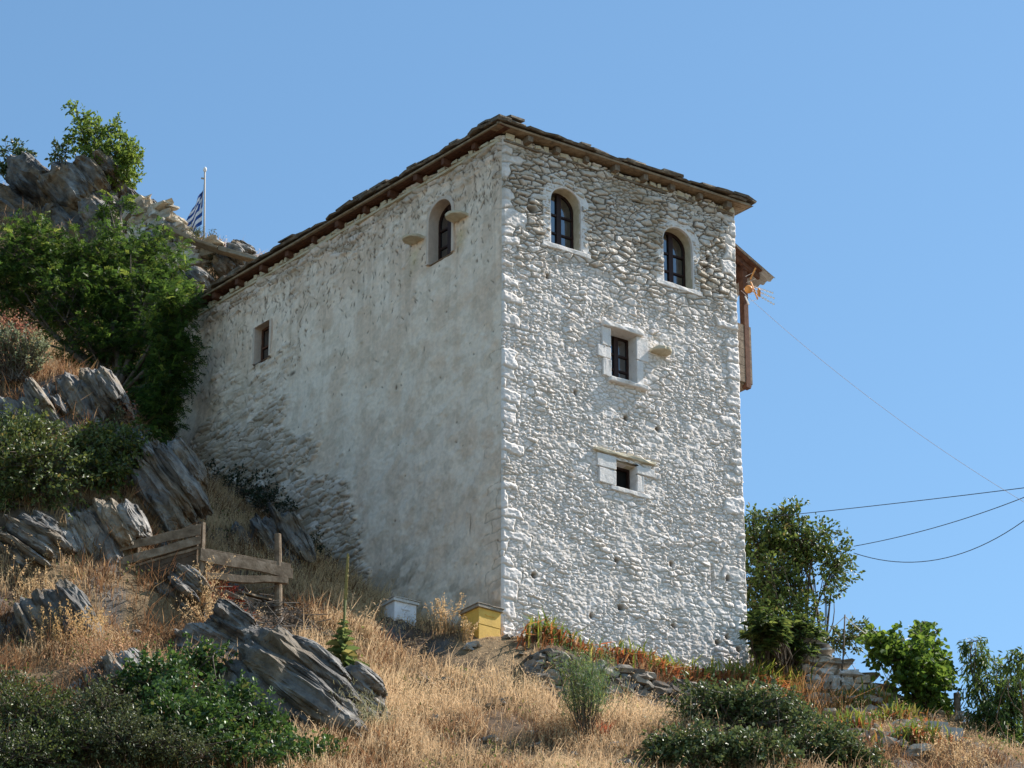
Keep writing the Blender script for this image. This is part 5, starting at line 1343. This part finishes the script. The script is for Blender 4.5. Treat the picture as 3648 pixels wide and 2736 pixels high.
# net draped over a post
np_ = P(3408, 2470, 55.3); root = empty('netted_post', np.array([np_[0], np_[1], tz1(np_[0], np_[1])]), 'grey post draped with pale bird netting at the lower right', 'post')
mb = MB(); mb.tube([np.array([np_[0], np_[1], tz1(np_[0], np_[1]) - .2]), np_], [.07, .06], 8); mb.build('post', M['fence'], root, smooth=True)
mb = MB(); nA = 34
top = np_ - UP * .32
ring_ = []
for i in range(nA + 1):
    a = 2 * math.pi * i / nA; r = .26 + .07 * math.sin(a * 5); ring_.append((math.cos(a) * r + .12, math.sin(a) * r))
zb = tz1(np_[0], np_[1]) + .05
for i in range(nA):
    p = [top + np.array([ring_[i][0] * f, ring_[i][1] * f, -(top[2] - zb) * f ** 1.3]) for f in np.linspace(.12, 1, 6)]; mb.tube(p, .004, 3, caps=False)
for f in np.linspace(.15, 1, 12):
    mb.tube([top + np.array([x * f, y * f, -(top[2] - zb) * f ** 1.3]) for x, y in ring_], .0035, 3, caps=False)
mb.build('netting', plain('bird_netting', (.55, .5, .42)), root)

# ------------------------------------------------------------------ cables
wire('power_cable', 'nearly level dark cable leaving the oak for the right edge', through((2660, 1850), (3175, 1795), (3648, 1738), 60.5, 53), .008, (.035, .04, .05), 'cable', 'cables crossing the sky')
wire('power_cable', 'middle dark cable rising from the oak crown to the right edge', through((3042, 1946), (3350, 1874), (3648, 1772), 60.2, 53), .008, (.035, .04, .05), 'cable', 'cables crossing the sky')
wire('power_cable', 'lowest dark cable hanging in a deep sag right of the oak', through((3042, 1970), (3240, 2003), (3648, 1855), 60.2, 53), .008, (.035, .04, .05), 'cable', 'cables crossing the sky')
wire('aerial_lead', 'thin reddish lead running from the balcony down to the right edge', sagline(P(2640, 1035, 55.6), P(3900, 1930, 50), .35), .004, (.6, .5, .47), 'cable')

# ------------------------------------------------------------------ aerial on the balcony
AY = 55.5
ant = empty('tv_antenna', P(2660, 1030, AY), 'orange and white television aerial fixed to the balcony post', 'antenna')
orange = plain('orange_plastic', (.62, .27, .07), .5); white = plain('antenna_alloy', (.72, .72, .72), .4)
mb = MB(); mb.tube([P(2650, 1030, AY), P(2690, 1040, AY)], .018, 6); mb.tube([P(2655, 1055, AY), P(2668, 1085, AY)], .016, 6); mb.build('mast', white, ant)
for e in ((2752, 1043), (2756, 1062), (2756, 1083)):
    s0 = P(2688, 1022 + (e[1] - 1043) * .55, AY - .05); e0 = P(*e, AY - .25); mb = MB(); mb.tube([s0, e0], .008, 5)
    for k in range(7):
        c = s0 + (e0 - s0) * (.15 + .85 * k / 6); mb.tube([c - np.array([.012, .05, .03]), c + np.array([.012, .05, .03])], .006, 4)
        mb.box(c, np.array([1, 0, 0.]), np.array([0, 1, 0.]), UP, -.016, .016, -.016, .016, -.012, .012)
    mb.build('boom', white, ant)
def blob(name, c, a, b, mat):
    V0, F0 = ICO2; p = V0 * np.array([a, a * .7, b]); return mesh_np(name, c + p, F0, mat, ant, smooth=True)
blob('dipole_box', P(2667, 1031, AY - .05), .085, .09, orange); blob('clamp', P(2704, 1042, AY - .15), .035, .10, orange)
for p0, p1 in (((2675, 1004), (2699, 1066)), ((2692, 955), (2674, 995))):
    mb = MB(); mb.tube([P(*p0, AY - .1), P(*p1, AY - .1)], .017, 5); mb.build('reflector_bar', orange, ant)
mb = MB()
for k in range(5): mb.tube([P(2655 + 4 * k, 985 + 22 * k, AY), P(2690 + 2 * k, 968 + 25 * k, AY - .1)], .004, 4)
mb.build('reflector_wire', white, ant)

# ------------------------------------------------------------------ flag
FY = 68.4
fb = P(730, 905, FY); ft = P(730, 612, FY)
fp = empty('flagpole', np.array([fb[0], fb[1], fb[2] - .6]), 'flagpole with a blue and white flag hanging limp on the hilltop', 'flagpole')
mb = MB(); mb.tube([fb - UP * .8, ft], [.026, .02], 8); mb.build('pole', plain('pole_paint', (.34, .31, .27)), fp, smooth=True)
V0, F0 = ICO2; mesh_np('finial', ft + UP * .06 + V0 * np.array([.045, .045, .075]), F0, plain('finial_white', (.8, .76, .72)), fp, smooth=True)
mb = MB(); q = P(730, 637, FY); mb.tube([q, q + np.array([-.09, 0, .02])], .022, 6); mb.build('pulley', plain('pulley_metal', (.4, .36, .3)), fp)
nu, nv = 90, 64; u, v_ = np.meshgrid(np.linspace(0, 1, nu), np.linspace(0, 1, nv), indexing='ij')
top = P(730, 655, FY); Hh = np.linalg.norm(P(730, 800, FY) - top)
wsp = .05 + .36 * sstep(0, .9, u * .6 + v_ * .5)
X = -wsp * (v_ ** .8) + .03 * np.sin(v_ * 9 + u * 4) * v_; Yy = .09 * np.sin(v_ * 8 + u * 2.5) * np.minimum(1, v_ * 3) ; Zz = -u * Hh - .62 * v_ ** 1.05 + .02 * np.sin(v_ * 9)
V = np.stack([top[0] - .03 + X, top[1] + Yy, top[2] + Zz], -1).reshape(-1, 3)
ix = np.arange(nu * nv).reshape(nu, nv); Fq = np.stack([ix[:-1, :-1], ix[1:, :-1], ix[1:, 1:], ix[:-1, 1:]], -1).reshape(-1, 4)
stripe = (np.floor(u * 9 - 1e-6).astype(int) % 2) == 1
cant = (v_ < .37) & (u < 5 / 9); cross = cant & ((np.abs(v_ - .185) < .042) | (np.abs(u - 2.5 / 9) < 1 / 18))
wht = np.where(cant, cross, stripe)
colr = np.where(wht[..., None], np.array((.75, .76, .78)), np.array((.025, .075, .27))).reshape(-1, 3)
mesh_np('flag', V, Fq, M['softleaf'] if False else mat_attr('flag_cloth', rough=.8, nlo=.95, nhi=1.05, bstr=0), fp, col=colr, smooth=True)
